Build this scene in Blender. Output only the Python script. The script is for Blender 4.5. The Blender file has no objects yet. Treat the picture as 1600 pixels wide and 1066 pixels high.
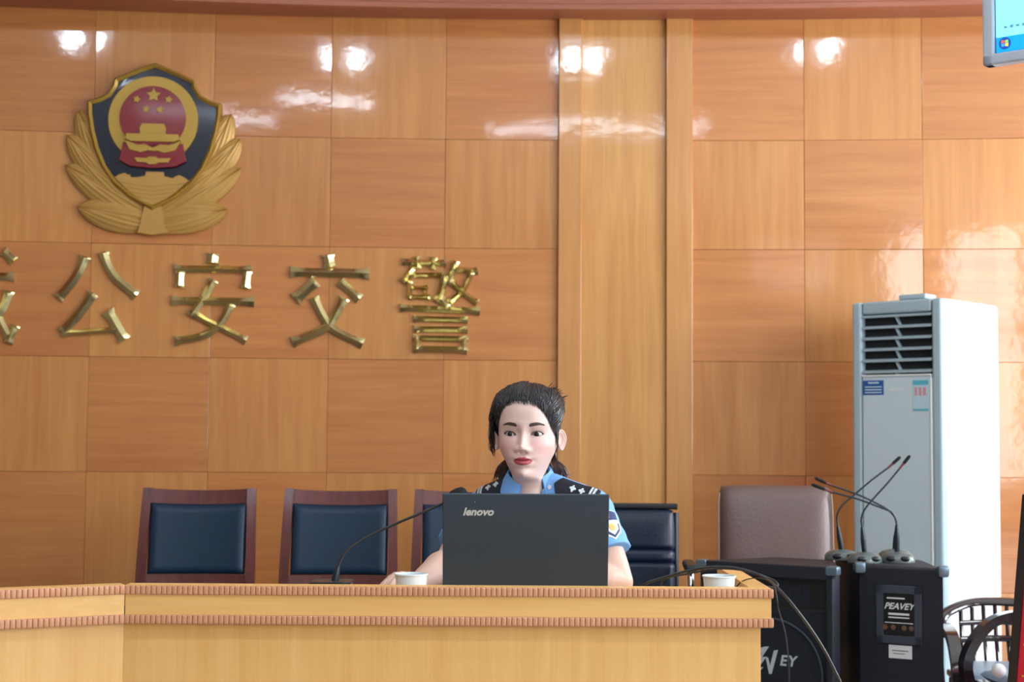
import bpy, bmesh, math, random
import numpy as np
from mathutils import Vector, Matrix, Euler, noise
from mathutils.bvhtree import BVHTree
PI = math.pi
R = math.radians
SC = bpy.context.scene
COL = SC.collection

# ------------------------------------------------------------------ camera
F = 2400.0                       # focal length in pixels of the 1600x1066 frame
PITCH = math.atan(147 / F)
ROLL = 0.0065
CAMZ = 1.15
cam_d = bpy.data.cameras.new('camera')
cam = bpy.data.objects.new('camera', cam_d)
COL.objects.link(cam)
SC.camera = cam
cam_d.sensor_width = 36
cam_d.lens = F / 1600 * 36
cam_d.clip_start = .05
CR = Matrix.Rotation(PI / 2 + PITCH, 3, 'X') @ Matrix.Rotation(ROLL, 3, 'Z')
cam.matrix_world = Matrix.Translation((0, 0, CAMZ)) @ CR.to_4x4()
cam_d.dof.use_dof = True
cam_d.dof.focus_distance = 3.62
cam_d.dof.aperture_fstop = 6.5
SC.view_settings.view_transform = 'Standard'
SC.view_settings.look = 'None'
SC.view_settings.gamma = 1
SC.view_settings.use_curve_mapping = False
SC.view_settings.exposure = 0.42
SC.cycles.use_denoising = True
SC.cycles.max_bounces = 8
SC.cycles.sample_clamp_indirect = 6

# ------------------------------------------------------------------ world and daylight
w = bpy.data.worlds.new('world'); SC.world = w; w.use_nodes = True
w.node_tree.nodes['Background'].inputs[0].default_value = (.72, .85, 1, 1)
w.node_tree.nodes['Background'].inputs[1].default_value = 1.0
XR, XL, YB, ZC = 4.1, -4.6, -5.0, 3.9      # right wall, left wall, rear wall, ceiling
def area(name, loc, rot, sx, sy, power, col):
    l = bpy.data.lights.new(name, 'AREA'); l.shape = 'RECTANGLE'; l.size = sx; l.size_y = sy
    l.energy = power; l.color = col
    o = bpy.data.objects.new(name, l); COL.objects.link(o); o.location = loc; o.rotation_euler = rot
    return o
DAY = (.88, .95, 1.0)
# daylight entering by the windows of the right wall (light stands in each opening)
WIN_R = [(-3.0, 1.5, 45), (-.9, 1.5, 45), (1.55, 1.3, 75), (4.2, 1.3, 95), (5.95, 1.2, 70)]   # y centre, width, power per metre
for y, wd, pw in WIN_R:
    area('window_daylight', (XR + .06, y, 2.0), (0, R(90), 0), 2.1, wd, pw * wd, DAY)
# daylight from the rear windows
WIN_B = [(3.42, 1.0)]
for x, wd in WIN_B:
    area('window_daylight', (x, YB - .06, 2.15), (R(90), 0, 0), wd, 3.3, 80 * wd, DAY)

# ------------------------------------------------------------------ helpers
def at(px, py, Y):
    d = CR @ Vector(((px - 800) / F, (533 - py) / F, -1))
    t = Y / d.y
    return Vector((d.x * t, Y, CAMZ + d.z * t))
def ray(px, py):
    return (CR @ Vector(((px - 800) / F, (533 - py) / F, -1))).normalized()

def bevel_bm(bm, b, seg=2, geom=None):
    bmesh.ops.bevel(bm, geom=geom or list(bm.edges), offset=b, segments=seg, profile=.5, affect='EDGES', clamp_overlap=True)

class MB:
    def __init__(s): s.v = []; s.f = []
    def add(s, vs, fs, M=None):
        n = len(s.v)
        s.v += [tuple(M @ Vector(v)) for v in vs] if M is not None else [tuple(v) for v in vs]
        s.f += [tuple(i + n for i in f) for f in fs]
        return s
    def add_bm(s, bm, M=None):
        bm.verts.index_update()
        s.add([v.co.copy() for v in bm.verts], [[v.index for v in f.verts] for f in bm.faces], M)
        bm.free(); return s
    def box(s, c, d, b=0, M=None, seg=2):
        bm = bmesh.new(); bmesh.ops.create_cube(bm, size=1)
        for v in bm.verts: v.co = Vector((v.co.x * d[0] + c[0], v.co.y * d[1] + c[1], v.co.z * d[2] + c[2]))
        if b: bevel_bm(bm, b, seg)
        return s.add_bm(bm, M)
    def prism(s, pts, h, M=None, b=0, seg=2, z0=0):
        """outline in local xy, from z0 to z0+h; the edges of the top face bevelled by b"""
        if sum(pts[i][0] * pts[(i + 1) % len(pts)][1] - pts[(i + 1) % len(pts)][0] * pts[i][1] for i in range(len(pts))) < 0:
            pts = pts[::-1]
        bm = bmesh.new()
        bot = [bm.verts.new((p[0], p[1], z0)) for p in pts]; top = [bm.verts.new((p[0], p[1], z0 + h)) for p in pts]
        n = len(pts)
        bm.faces.new(bot[::-1]); ft = bm.faces.new(top)
        for i in range(n): bm.faces.new((bot[i], bot[(i + 1) % n], top[(i + 1) % n], top[i]))
        if b: bevel_bm(bm, b, seg, list(ft.edges))
        return s.add_bm(bm, M)
    def tube(s, pts, r, n=10, closed=False, cap=True, flat=1, up=None, M=None):
        pts = [Vector(p) for p in pts]; m = len(pts)
        rr = r if hasattr(r, '__len__') else [r] * m
        tan = []
        for i in range(m):
            a = pts[(i - 1) % m] if closed or i > 0 else pts[i]
            c = pts[(i + 1) % m] if closed or i < m - 1 else pts[i]
            tan.append((c - a).normalized())
        u = Vector(up) if up else (Vector((0, 0, 1)) if abs(tan[0].z) < .9 else Vector((1, 0, 0)))
        u = (u - tan[0] * u.dot(tan[0])).normalized()
        vs = []
        for i in range(m):
            if not up:
                u = (u - tan[i] * u.dot(tan[i])).normalized()
            else:
                u = Vector(up); u = (u - tan[i] * u.dot(tan[i])).normalized()
            w_ = tan[i].cross(u)
            for k in range(n):
                a = 2 * PI * k / n
                vs.append(pts[i] + (u * math.cos(a) * flat + w_ * math.sin(a)) * rr[i])
        fs = []
        for i in range(m if closed else m - 1):
            for k in range(n):
                j = (i + 1) % m
                fs.append((i * n + k, i * n + (k + 1) % n, j * n + (k + 1) % n, j * n + k))
        if cap and not closed:
            fs.append(tuple(range(n))[::-1]); fs.append(tuple((m - 1) * n + k for k in range(n)))
        return s.add(vs, fs, M)
    def lathe(s, prof, n=32, M=None):
        vs = []; fs = []
        for r, z in prof:
            for k in range(n):
                a = 2 * PI * k / n; vs.append((r * math.cos(a), r * math.sin(a), z))
        for i in range(len(prof) - 1):
            for k in range(n):
                fs.append((i * n + k, i * n + (k + 1) % n, (i + 1) * n + (k + 1) % n, (i + 1) * n + k))
        if prof[0][0] > 1e-5: fs.append(tuple(range(n))[::-1])
        if prof[-1][0] > 1e-5: fs.append(tuple((len(prof) - 1) * n + k for k in range(n)))
        return s.add(vs, fs, M)
    def ball(s, c, r, M=None, nu=24, nv=14):
        rx, ry, rz = r if hasattr(r, '__len__') else (r, r, r)
        vs = [(c[0], c[1], c[2] - rz)]; fs = []
        for i in range(1, nv):
            t = -PI / 2 + PI * i / nv
            for k in range(nu):
                a = 2 * PI * k / nu
                vs.append((c[0] + rx * math.cos(t) * math.cos(a), c[1] + ry * math.cos(t) * math.sin(a), c[2] + rz * math.sin(t)))
        vs.append((c[0], c[1], c[2] + rz))
        for k in range(nu): fs.append((0, 1 + (k + 1) % nu, 1 + k))
        for i in range(nv - 2):
            for k in range(nu):
                a = 1 + i * nu; fs.append((a + k, a + (k + 1) % nu, a + nu + (k + 1) % nu, a + nu + k))
        L = len(vs) - 1; a = 1 + (nv - 2) * nu
        for k in range(nu): fs.append((a + k, a + (k + 1) % nu, L))
        return s.add(vs, fs, M)
    def grid(s, fn, nu, nv, closed=False):
        n0 = len(s.v); vs = []; fs = []
        for j in range(nv):
            for i in range(nu): vs.append(tuple(fn(i / (nu if closed else nu - 1), j / (nv - 1))))
        for j in range(nv - 1):
            for i in range(nu if closed else nu - 1):
                i2 = (i + 1) % nu
                fs.append((j * nu + i, j * nu + i2, (j + 1) * nu + i2, (j + 1) * nu + i))
        return s.add(vs, fs)
    def mesh(s, name):
        me = bpy.data.meshes.new(name); me.from_pydata(s.v, [], s.f); me.update(); return me
    def build(s, name, mat, parent=None, world=False, angle=38, fix=True):
        vs = s.v
        if world and parent is not None:
            inv = root_matrix(parent).inverted(); s.v = [tuple(inv @ Vector(v)) for v in vs]
        me = s.mesh(name)
        if fix:
            bm = bmesh.new(); bm.from_mesh(me); bmesh.ops.recalc_face_normals(bm, faces=bm.faces); bm.to_mesh(me); bm.free()
        return link(name, me, mat, parent, angle)
def link(name, me, mat, parent=None, angle=38):
    for p in me.polygons: p.use_smooth = True
    me.set_sharp_from_angle(angle=R(angle))
    for m in (mat if isinstance(mat, list) else [mat]): me.materials.append(m)
    o = bpy.data.objects.new(name, me); COL.objects.link(o)
    if parent is not None: o.parent = parent
    if angle <= 40:
        wn = o.modifiers.new('weighted', 'WEIGHTED_NORMAL'); wn.keep_sharp = True; wn.weight = 80
    return o
def root_matrix(o):
    M = o.matrix_basis.copy()
    while o.parent: o = o.parent; M = o.matrix_basis @ M
    return M
def thing(name, label, cat, loc=(0, 0, 0), rz=0, group=None):
    o = bpy.data.objects.new(name, None); COL.objects.link(o); o.location = loc; o.rotation_euler = (0, 0, rz)
    o.empty_display_size = .1
    return tag(o, label, cat, group)
def tag(o, label, cat, group=None):
    o['label'] = label; o['category'] = cat
    if group: o['group'] = group
    return o
def struct(o): o['kind'] = 'structure'; return o
def copy_tree(o, parent=None):
    c = o.copy(); COL.objects.link(c)
    if parent is not None: c.parent = parent
    for ch in list(o.children): copy_tree(ch, c)
    return c
def text_geo(txt, size, h=.001, bold=0.0, shear=0.0):
    cu = bpy.data.curves.new('lettering', 'FONT'); cu.body = txt; cu.size = size; cu.extrude = h / 2
    cu.offset = bold; cu.shear = shear; cu.align_x = 'CENTER'; cu.align_y = 'CENTER'; cu.resolution_u = 3
    o = bpy.data.objects.new('lettering', cu); COL.objects.link(o)
    dg = bpy.context.evaluated_depsgraph_get()
    me = bpy.data.meshes.new_from_object(o.evaluated_get(dg))
    vs = [v.co.copy() for v in me.vertices]; fs = [tuple(p.vertices) for p in me.polygons]
    bpy.data.objects.remove(o); bpy.data.curves.remove(cu); bpy.data.meshes.remove(me)
    return vs, fs
def frame(o, x, y):
    """matrix with origin o, local x along x, local y near y"""
    x = Vector(x).normalized(); z = x.cross(Vector(y)).normalized(); y = z.cross(x)
    return Matrix(((x.x, y.x, z.x, o[0]), (x.y, y.y, z.y, o[1]), (x.z, y.z, z.z, o[2]), (0, 0, 0, 1)))
def catmull(pts, k=8):
    pts = [Vector(p) for p in pts]; out = []
    for i in range(len(pts) - 1):
        p0 = pts[max(i - 1, 0)]; p1 = pts[i]; p2 = pts[i + 1]; p3 = pts[min(i + 2, len(pts) - 1)]
        for j in range(k):
            t = j / k
            out.append(.5 * ((2 * p1) + (p2 - p0) * t + (2 * p0 - 5 * p1 + 4 * p2 - p3) * t * t + (3 * p1 - p0 - 3 * p2 + p3) * t ** 3))
    out.append(pts[-1]); return out

# ------------------------------------------------------------------ materials
def lin(c):
    return tuple((x / 12.92 if x <= .04045 else ((x + .055) / 1.055) ** 2.4) for x in [v / 255 for v in c])
def mat(name, col, rough=.5, metal=0, coat=0, coat_r=.1, emis=0, bump=0, bscale=60, spec=.5, var=0, vscale=8, sub=0):
    m = bpy.data.materials.new(name); m.use_nodes = True
    nt = m.node_tree; b = nt.nodes['Principled BSDF']
    c = lin(col) + (1,)
    b.inputs['Base Color'].default_value = c
    b.inputs['Roughness'].default_value = rough; b.inputs['Metallic'].default_value = metal
    b.inputs['Coat Weight'].default_value = coat; b.inputs['Coat Roughness'].default_value = coat_r
    b.inputs['Specular IOR Level'].default_value = spec
    if emis:
        b.inputs['Emission Color'].default_value = c; b.inputs['Emission Strength'].default_value = emis
    if sub:
        b.inputs['Subsurface Weight'].default_value = sub; b.inputs['Subsurface Radius'].default_value = (1, .4, .25)
        b.inputs['Subsurface Scale'].default_value = .008
    tc = nt.nodes.new('ShaderNodeTexCoord')
    if bump or var:
        nz = nt.nodes.new('ShaderNodeTexNoise'); nz.inputs['Scale'].default_value = bscale; nz.inputs['Detail'].default_value = 4
        nt.links.new(tc.outputs['Object'], nz.inputs['Vector'])
    if bump:
        bp = nt.nodes.new('ShaderNodeBump'); bp.inputs['Strength'].default_value = bump; bp.inputs['Distance'].default_value = .01
        nt.links.new(nz.outputs['Fac'], bp.inputs['Height']); nt.links.new(bp.outputs['Normal'], b.inputs['Normal'])
    if var:
        n2 = nt.nodes.new('ShaderNodeTexNoise'); n2.inputs['Scale'].default_value = vscale; n2.inputs['Detail'].default_value = 5
        nt.links.new(tc.outputs['Object'], n2.inputs['Vector'])
        mx = nt.nodes.new('ShaderNodeMix'); mx.data_type = 'RGBA'
        mx.inputs['A'].default_value = tuple(x * (1 - var) for x in c[:3]) + (1,)
        mx.inputs['B'].default_value = tuple(min(1, x * (1 + var)) for x in c[:3]) + (1,)
        nt.links.new(n2.outputs['Fac'], mx.inputs['Factor']); nt.links.new(mx.outputs['Result'], b.inputs['Base Color'])
    return m
def wood(name, dark, light, rough=.4, coat=0., coat_r=.08, axis='X', src='Object', scale=1.0, wave=0., tone=False, spec=.5, wdist=.006):
    """grain runs along `axis`"""
    m = bpy.data.materials.new(name); m.use_nodes = True
    nt = m.node_tree; L = nt.links; b = nt.nodes['Principled BSDF']
    tc = nt.nodes.new('ShaderNodeTexCoord')
    def nz(sc, det=5, dist=0):
        mp = nt.nodes.new('ShaderNodeMapping')
        mp.inputs['Scale'].default_value = sc
        n = nt.nodes.new('ShaderNodeTexNoise'); n.inputs['Scale'].default_value = 1; n.inputs['Detail'].default_value = det
        n.inputs['Distortion'].default_value = dist
        L.new(tc.outputs[src], mp.inputs['Vector']); L.new(mp.outputs['Vector'], n.inputs['Vector']); return n
    def ax(a, c):
        return {'X': (a, c, c), 'Y': (c, a, c), 'Z': (c, c, a)}[axis]
    n1 = nz(ax(1.2 * scale, 22 * scale), 4, .5); n2 = nz(ax(5 * scale, 170 * scale), 3); n3 = nz(ax(1.1 * scale, 2.2 * scale), 2)
    def math_(op, a, b_):
        q = nt.nodes.new('ShaderNodeMath'); q.operation = op
        for i, x in enumerate((a, b_)):
            if isinstance(x, (int, float)): q.inputs[i].default_value = x
            else: L.new(x, q.inputs[i])
        return q.outputs[0]
    s = math_('ADD', math_('MULTIPLY', n1.outputs['Fac'], .5), math_('MULTIPLY', n2.outputs['Fac'], .25))
    s = math_('ADD', s, math_('MULTIPLY', n3.outputs['Fac'], .25))
    cr = nt.nodes.new('ShaderNodeValToRGB')
    cr.color_ramp.elements[0].position = .32; cr.color_ramp.elements[0].color = lin(dark) + (1,)
    cr.color_ramp.elements[1].position = .68; cr.color_ramp.elements[1].color = lin(light) + (1,)
    L.new(s, cr.inputs['Fac'])
    out = cr.outputs['Color']
    if tone:
        at_ = nt.nodes.new('ShaderNodeAttribute'); at_.attribute_name = 'tone'
        mx = nt.nodes.new('ShaderNodeMix'); mx.data_type = 'RGBA'; mx.blend_type = 'MULTIPLY'; mx.inputs['Factor'].default_value = 1
        L.new(out, mx.inputs['A']); L.new(at_.outputs['Color'], mx.inputs['B']); out = mx.outputs['Result']
    L.new(out, b.inputs['Base Color'])
    b.inputs['Roughness'].default_value = rough; b.inputs['Coat Weight'].default_value = coat; b.inputs['Coat Roughness'].default_value = coat_r
    b.inputs['Specular IOR Level'].default_value = spec
    if wave:
        mp = nt.nodes.new('ShaderNodeMapping'); mp.inputs['Scale'].default_value = (2.4, 2.4, 2.4)
        n = nt.nodes.new('ShaderNodeTexNoise'); n.inputs['Scale'].default_value = 1; n.inputs['Detail'].default_value = 5; n.inputs['Roughness'].default_value = .55
        L.new(tc.outputs['Object'], mp.inputs['Vector']); L.new(mp.outputs['Vector'], n.inputs['Vector'])
        bp = nt.nodes.new('ShaderNodeBump'); bp.inputs['Strength'].default_value = wave; bp.inputs['Distance'].default_value = wdist
        L.new(n.outputs['Fac'], bp.inputs['Height']); L.new(bp.outputs['Normal'], b.inputs['Coat Normal'])
    return m

M_wall = wood('lacquered_panel_wood', (186, 116, 58), (214, 148, 82), .5, 1, .07, 'X', 'UV', 1, .35, tone=True)
M_pil = wood('lacquered_pilaster_wood', (192, 128, 66), (214, 154, 88), .5, 1, .07, 'Z', 'Object', 1, .35)
M_fascia = wood('reddish_fascia_wood', (150, 84, 58), (174, 102, 72), .5, .3, .25, 'X', 'Object', 1)
M_gap = mat('dark_joint', (112, 62, 40), .7)
M_desk_v = wood('pale_desk_wood_upright', (224, 168, 94), (240, 192, 120), .38, .3, .2, 'Z', 'Object', 1.2)
M_desk_h = wood('pale_desk_wood_level', (224, 168, 94), (240, 192, 120), .38, .3, .2, 'X', 'Object', 1.2)
M_bead = wood('beaded_moulding_wood', (200, 138, 98), (214, 152, 114), .4, .3, .2, 'X', 'Object', 2)
M_dwood = wood('dark_red_chair_wood', (66, 26, 26), (112, 50, 48), .3, .6, .15, 'Z', 'Object', 2)
M_navy = mat('navy_leather', (24, 46, 68), .38, bump=.08, bscale=120, spec=.35)
M_blackl = mat('black_leather', (16, 30, 50), .34, bump=.1, bscale=120, spec=.4)
M_brownl = mat('brown_leather', (102, 80, 76), .38, bump=.12, bscale=90, spec=.6, var=.12, vscale=6)
M_chrome = mat('chrome', (200, 205, 210), .15, 1)
M_gold = mat('polished_gold', (226, 214, 160), .2, 1, bump=.15, bscale=25)
M_goldp = mat('gold_paint', (184, 148, 66), .32, .4, bump=.1, bscale=60)
M_goldd = mat('gold_paint_relief', (190, 146, 76), .4, .25, bump=.06, bscale=60)
M_navyp = mat('navy_enamel', (5, 11, 36), .3, coat=.3, coat_r=.08, bump=.12, bscale=22)
M_redp = mat('red_enamel', (128, 6, 24), .3, coat=.3, coat_r=.08, bump=.12, bscale=22)
M_plaster = mat('beige_plaster', (140, 126, 110), .8)
M_floor = mat('grey_floor_tile', (164, 154, 142), .3)
M_ceil = mat('white_ceiling', (225, 225, 222), .85)
M_black = mat('black_plastic', (16, 18, 21), .4)
M_cable = mat('black_cable', (28, 32, 36), .35)
# ------------------------------------------------------------------ room shell
WY = 7.385
def wall_y(x): return WY - .15 * ((x - .15) / 2.45) ** 2
def fascia_y(x): return 7.12 - .18 * ((x - .2) / 2.3) ** 2

def wall_back():
    rnd = random.Random(4)
    rows = [-.115, .425, .965, 1.508, 2.048, 2.578, 3.22, ZC]
    colsL = [-4.25, -3.69, -3.128, -2.566, -2.002, -1.441, -.880, -.328, .218]
    colsR = [.867, 1.402, 1.961, 2.52, 3.08, 3.64, 4.2]
    bm = bmesh.new(); uvl = bm.loops.layers.uv.new('UVMap'); cl = bm.loops.layers.float_color.new('tone')
    def panel(x0, x1, z0, z1, vert, tone, off=0, g=.0007):
        y0, y1 = wall_y(x0) - off, wall_y(x1) - off
        ta, tb = rnd.uniform(-.0018, .0018), rnd.uniform(-.0018, .0018)
        b = bmesh.new(); bmesh.ops.create_cube(b, size=1)
        for v in b.verts:
            fx, fz = v.co.x + .5, v.co.z + .5
            x = x0 + g + (x1 - x0 - 2 * g) * fx; z = z0 + g + (z1 - z0 - 2 * g) * fz
            y = y0 + (y1 - y0) * fx - .012 + ta * fx + tb * fz + (.02 if v.co.y > 0 else 0)
            v.co = (x, y, z)
        bevel_bm(b, .0012, 2)
        ou, ov = rnd.uniform(0, 50), rnd.uniform(0, 50)
        mp = {v: bm.verts.new(v.co) for v in b.verts}
        for f in b.faces:
            nf = bm.faces.new([mp[v] for v in f.verts]); nf.smooth = False
            for l in nf.loops:
                x, z = l.vert.co.x, l.vert.co.z
                l[uvl].uv = (z + ou, x + ov) if vert else (x + ou, z + ov)
                l[cl] = tone + (1,)
        b.free()
    def tone_of(i, j, vert):
        k = rnd.uniform(-.045, .045)
        if vert: return (1.0 + k, 1.02 + k, 1.0 + k)
        return (.94 + k, .87 + k, .84 + k)
    R0 = 6                                           # row index of the row that tops out at z = 3.118
    for cols, c0 in ((colsL, -4), (colsR, 6)):
        for i in range(len(cols) - 1):
            for j in range(len(rows) - 1):
                row = 5 - j                          # row 0: 2.578 .. 3.118
                vert = (c0 + i + 1 + row) % 2 == 1 if c0 < 0 else (c0 + i + row) % 2 == 1
                panel(cols[i], cols[i + 1], rows[j], rows[j + 1], vert, tone_of(i, j, vert))
    # tall upright board between the two pilasters
    panel(.330, .738, -.1, ZC, True, (1.12, 1.32, 1.36), .004)
    # dark backing seen in the joints
    n = 24; xs = [XL + (XR + .1 - XL) * k / n for k in range(n + 1)]
    for k in range(n):
        vs = [bm.verts.new((x, wall_y(x) + .012, z)) for x, z in ((xs[k], 0), (xs[k + 1], 0), (xs[k + 1], ZC), (xs[k], ZC))]
        f = bm.faces.new(vs); f.material_index = 1
    me = bpy.data.meshes.new('wall_back'); bm.to_mesh(me); bm.free()
    me.materials.append(M_wall); me.materials.append(M_gap)
    o = bpy.data.objects.new('wall_back', me); COL.objects.link(o); struct(o)
wall_back()
def pilaster(name, x0, x1):
    m = MB(); y0, y1 = wall_y(x0), wall_y(x1)
    m.box((0, 0, ZC / 2), ((x1 - x0), .07, ZC), .006, Matrix.Translation(((x0 + x1) / 2, (y0 + y1) / 2 - .002, 0)))
    struct(m.build(name, M_pil))
pilaster('trim_1', .2185, .332)
pilaster('trim_2', .738, .866)
# curved fascia board above the panelling with its lip
def fascia():
    m = MB(); n = 40
    prof = [(-.0, 3.148), (-.018, 3.148), (-.018, 3.172), (-.004, 3.178), (-.004, ZC), (.05, ZC), (.05, 3.148)]
    xs = [XL + (XR - XL) * k / n for k in range(n + 1)]
    def fn(u, v):
        x = XL + (XR - XL) * v; p = prof[int(round(u * len(prof))) % len(prof)]
        return (x, fascia_y(x) + p[0], p[1])
    m.grid(fn, len(prof), n + 1, closed=True)
    struct(m.build('trim_3', M_fascia, angle=30))
    m = MB()                                         # soffit between fascia and wall
    m.grid(lambda u, v: (XL + (XR - XL) * v, (fascia_y(XL + (XR - XL) * v) + .05) * (1 - u) + (wall_y(XL + (XR - XL) * v)) * u, 3.17), 2, n + 1)
    struct(m.build('trim_4', M_fascia))
fascia()
def slab(name, lo, hi, m_):
    m = MB(); c = [(a + b) / 2 for a, b in zip(lo, hi)]; d = [b - a for a, b in zip(lo, hi)]
    m.box(c, d); return struct(m.build(name, m_))
slab('floor', (XL - .1, YB - .1, -.1), (XR + .1, WY + .1, 0), M_floor)
slab('ceiling', (XL - .1, YB - .1, ZC), (XR + .1, WY + .1, ZC + .1), M_ceil)
slab('wall_left', (XL - .1, YB, 0), (XL, WY, ZC), M_plaster)
def wall_with_windows(name, axis, pos, spans, a0, a1, z0=.95, z1=3.05, out=1):
    m = MB()
    def piece(s0, s1, za, zb):
        if s1 - s0 < .001: return
        if axis == 'Y': m.box((pos + .06 * out, (s0 + s1) / 2, (za + zb) / 2), (.12, s1 - s0, zb - za))
        else: m.box(((s0 + s1) / 2, pos + .06 * out, (za + zb) / 2), (s1 - s0, .12, zb - za))
    cur = a0
    for c, wd in sorted(q[:2] for q in spans):
        piece(cur, c - wd / 2, 0, ZC); piece(c - wd / 2, c + wd / 2, 0, z0); piece(c - wd / 2, c + wd / 2, z1, ZC); cur = c + wd / 2
    piece(cur, a1, 0, ZC)
    struct(m.build(name, M_plaster))
wall_with_windows('wall_right', 'Y', XR, WIN_R, YB, WY)
wall_with_windows('wall_rear', 'X', YB, WIN_B, XL, XR, z0=.5, z1=3.8, out=-1)
M_frame = mat('white_window_frame', (225, 228, 230), .4)
k_ = 0
for y, wd, _ in WIN_R:
    k_ += 1; m = MB()
    for s in (-1, 1): m.box((XR + .02, y + s * (wd / 2 - .03), 2.0), (.06, .06, 2.1), .004)
    for z in (.98, 3.02, 2.3): m.box((XR + .02, y, z), (.06, wd - .01, .05), .004)
    m.box((XR + .02, y, 2.0), (.05, .05, 2.08), .004)
    struct(m.build('window_%d' % k_, M_frame))
for x, wd in WIN_B:
    k_ += 1; m = MB()
    for s in (-1, 1): m.box((x + s * (wd / 2 - .03), YB - .02, 2.15), (.06, .06, 3.3), .004)
    for z in (.53, 3.77, 2.5): m.box((x, YB - .02, z), (wd - .01, .06, .05), .004)
    m.box((x, YB - .02, 2.15), (.05, .05, 3.28), .004)
    struct(m.build('window_%d' % k_, M_frame))

# ------------------------------------------------------------------ ceiling lamps (behind and above the camera, mirrored in the lacquer)
M_lamp = mat('lit_diffuser', (225, 240, 255), .5, emis=42)
M_lampf = mat('white_lamp_frame', (230, 230, 230), .5)
def ceiling_light(x, y, sx, sy, label, round_=False):
    t = thing('ceiling_light', label, 'ceiling light', (x, y, ZC - .03), 0, 'ceiling lamps of the hall')
    fr = MB(); df = MB()
    if round_:
        fr.lathe([(sx / 2 + .02, .03), (sx / 2 + .02, .005), (sx / 2, .0)], 32)
        df.lathe([(0, -.135), (.025, -.131), (.048, -.115), (.064, -.085), (.068, -.05), (.064, -.015), (.058, .004)], 32)
    else:
        for s in (-1, 1):
            fr.box((s * (sx / 2 + .01), 0, .012), (.02, sy + .04, .036), .003); fr.box((0, s * (sy / 2 + .01), .012), (sx + .04, .02, .036), .003)
        df.box((0, 0, .006), (sx, sy, .012))
    fr.build('frame', M_lampf, t); df.build('diffuser', M_lamp, t)
LAMPS = [(-2.25, 4.05, .26, .26, 1), (-.85, 3.95, .26, .26, 1), (.42, 3.95, .26, .26, 1), (1.7, 4.1, .26, .26, 1),
         (-1.7, 1.5, .8, .14, 0), (-1.0, 2.4, .5, .16, 0), (.5, 1.4, 1.2, .15, 0),
         ]
for i, (x, y, sx, sy, rd) in enumerate(LAMPS):
    side = 'left' if x < -1.2 else ('centre' if x < 1 else 'right')
    kind = ('round globe' if rd else 'long flat panel')
    place = 'nearest the stage' if y > 3 else ('over the front rows' if y > 0 else 'over the back rows')
    ceiling_light(x, y, sx, sy, '%s ceiling light %s, %s %s' % (kind, place, side, 'corner' if x < -3 else ('inner' if i == 5 or i == 1 else 'side')), rd)

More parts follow.
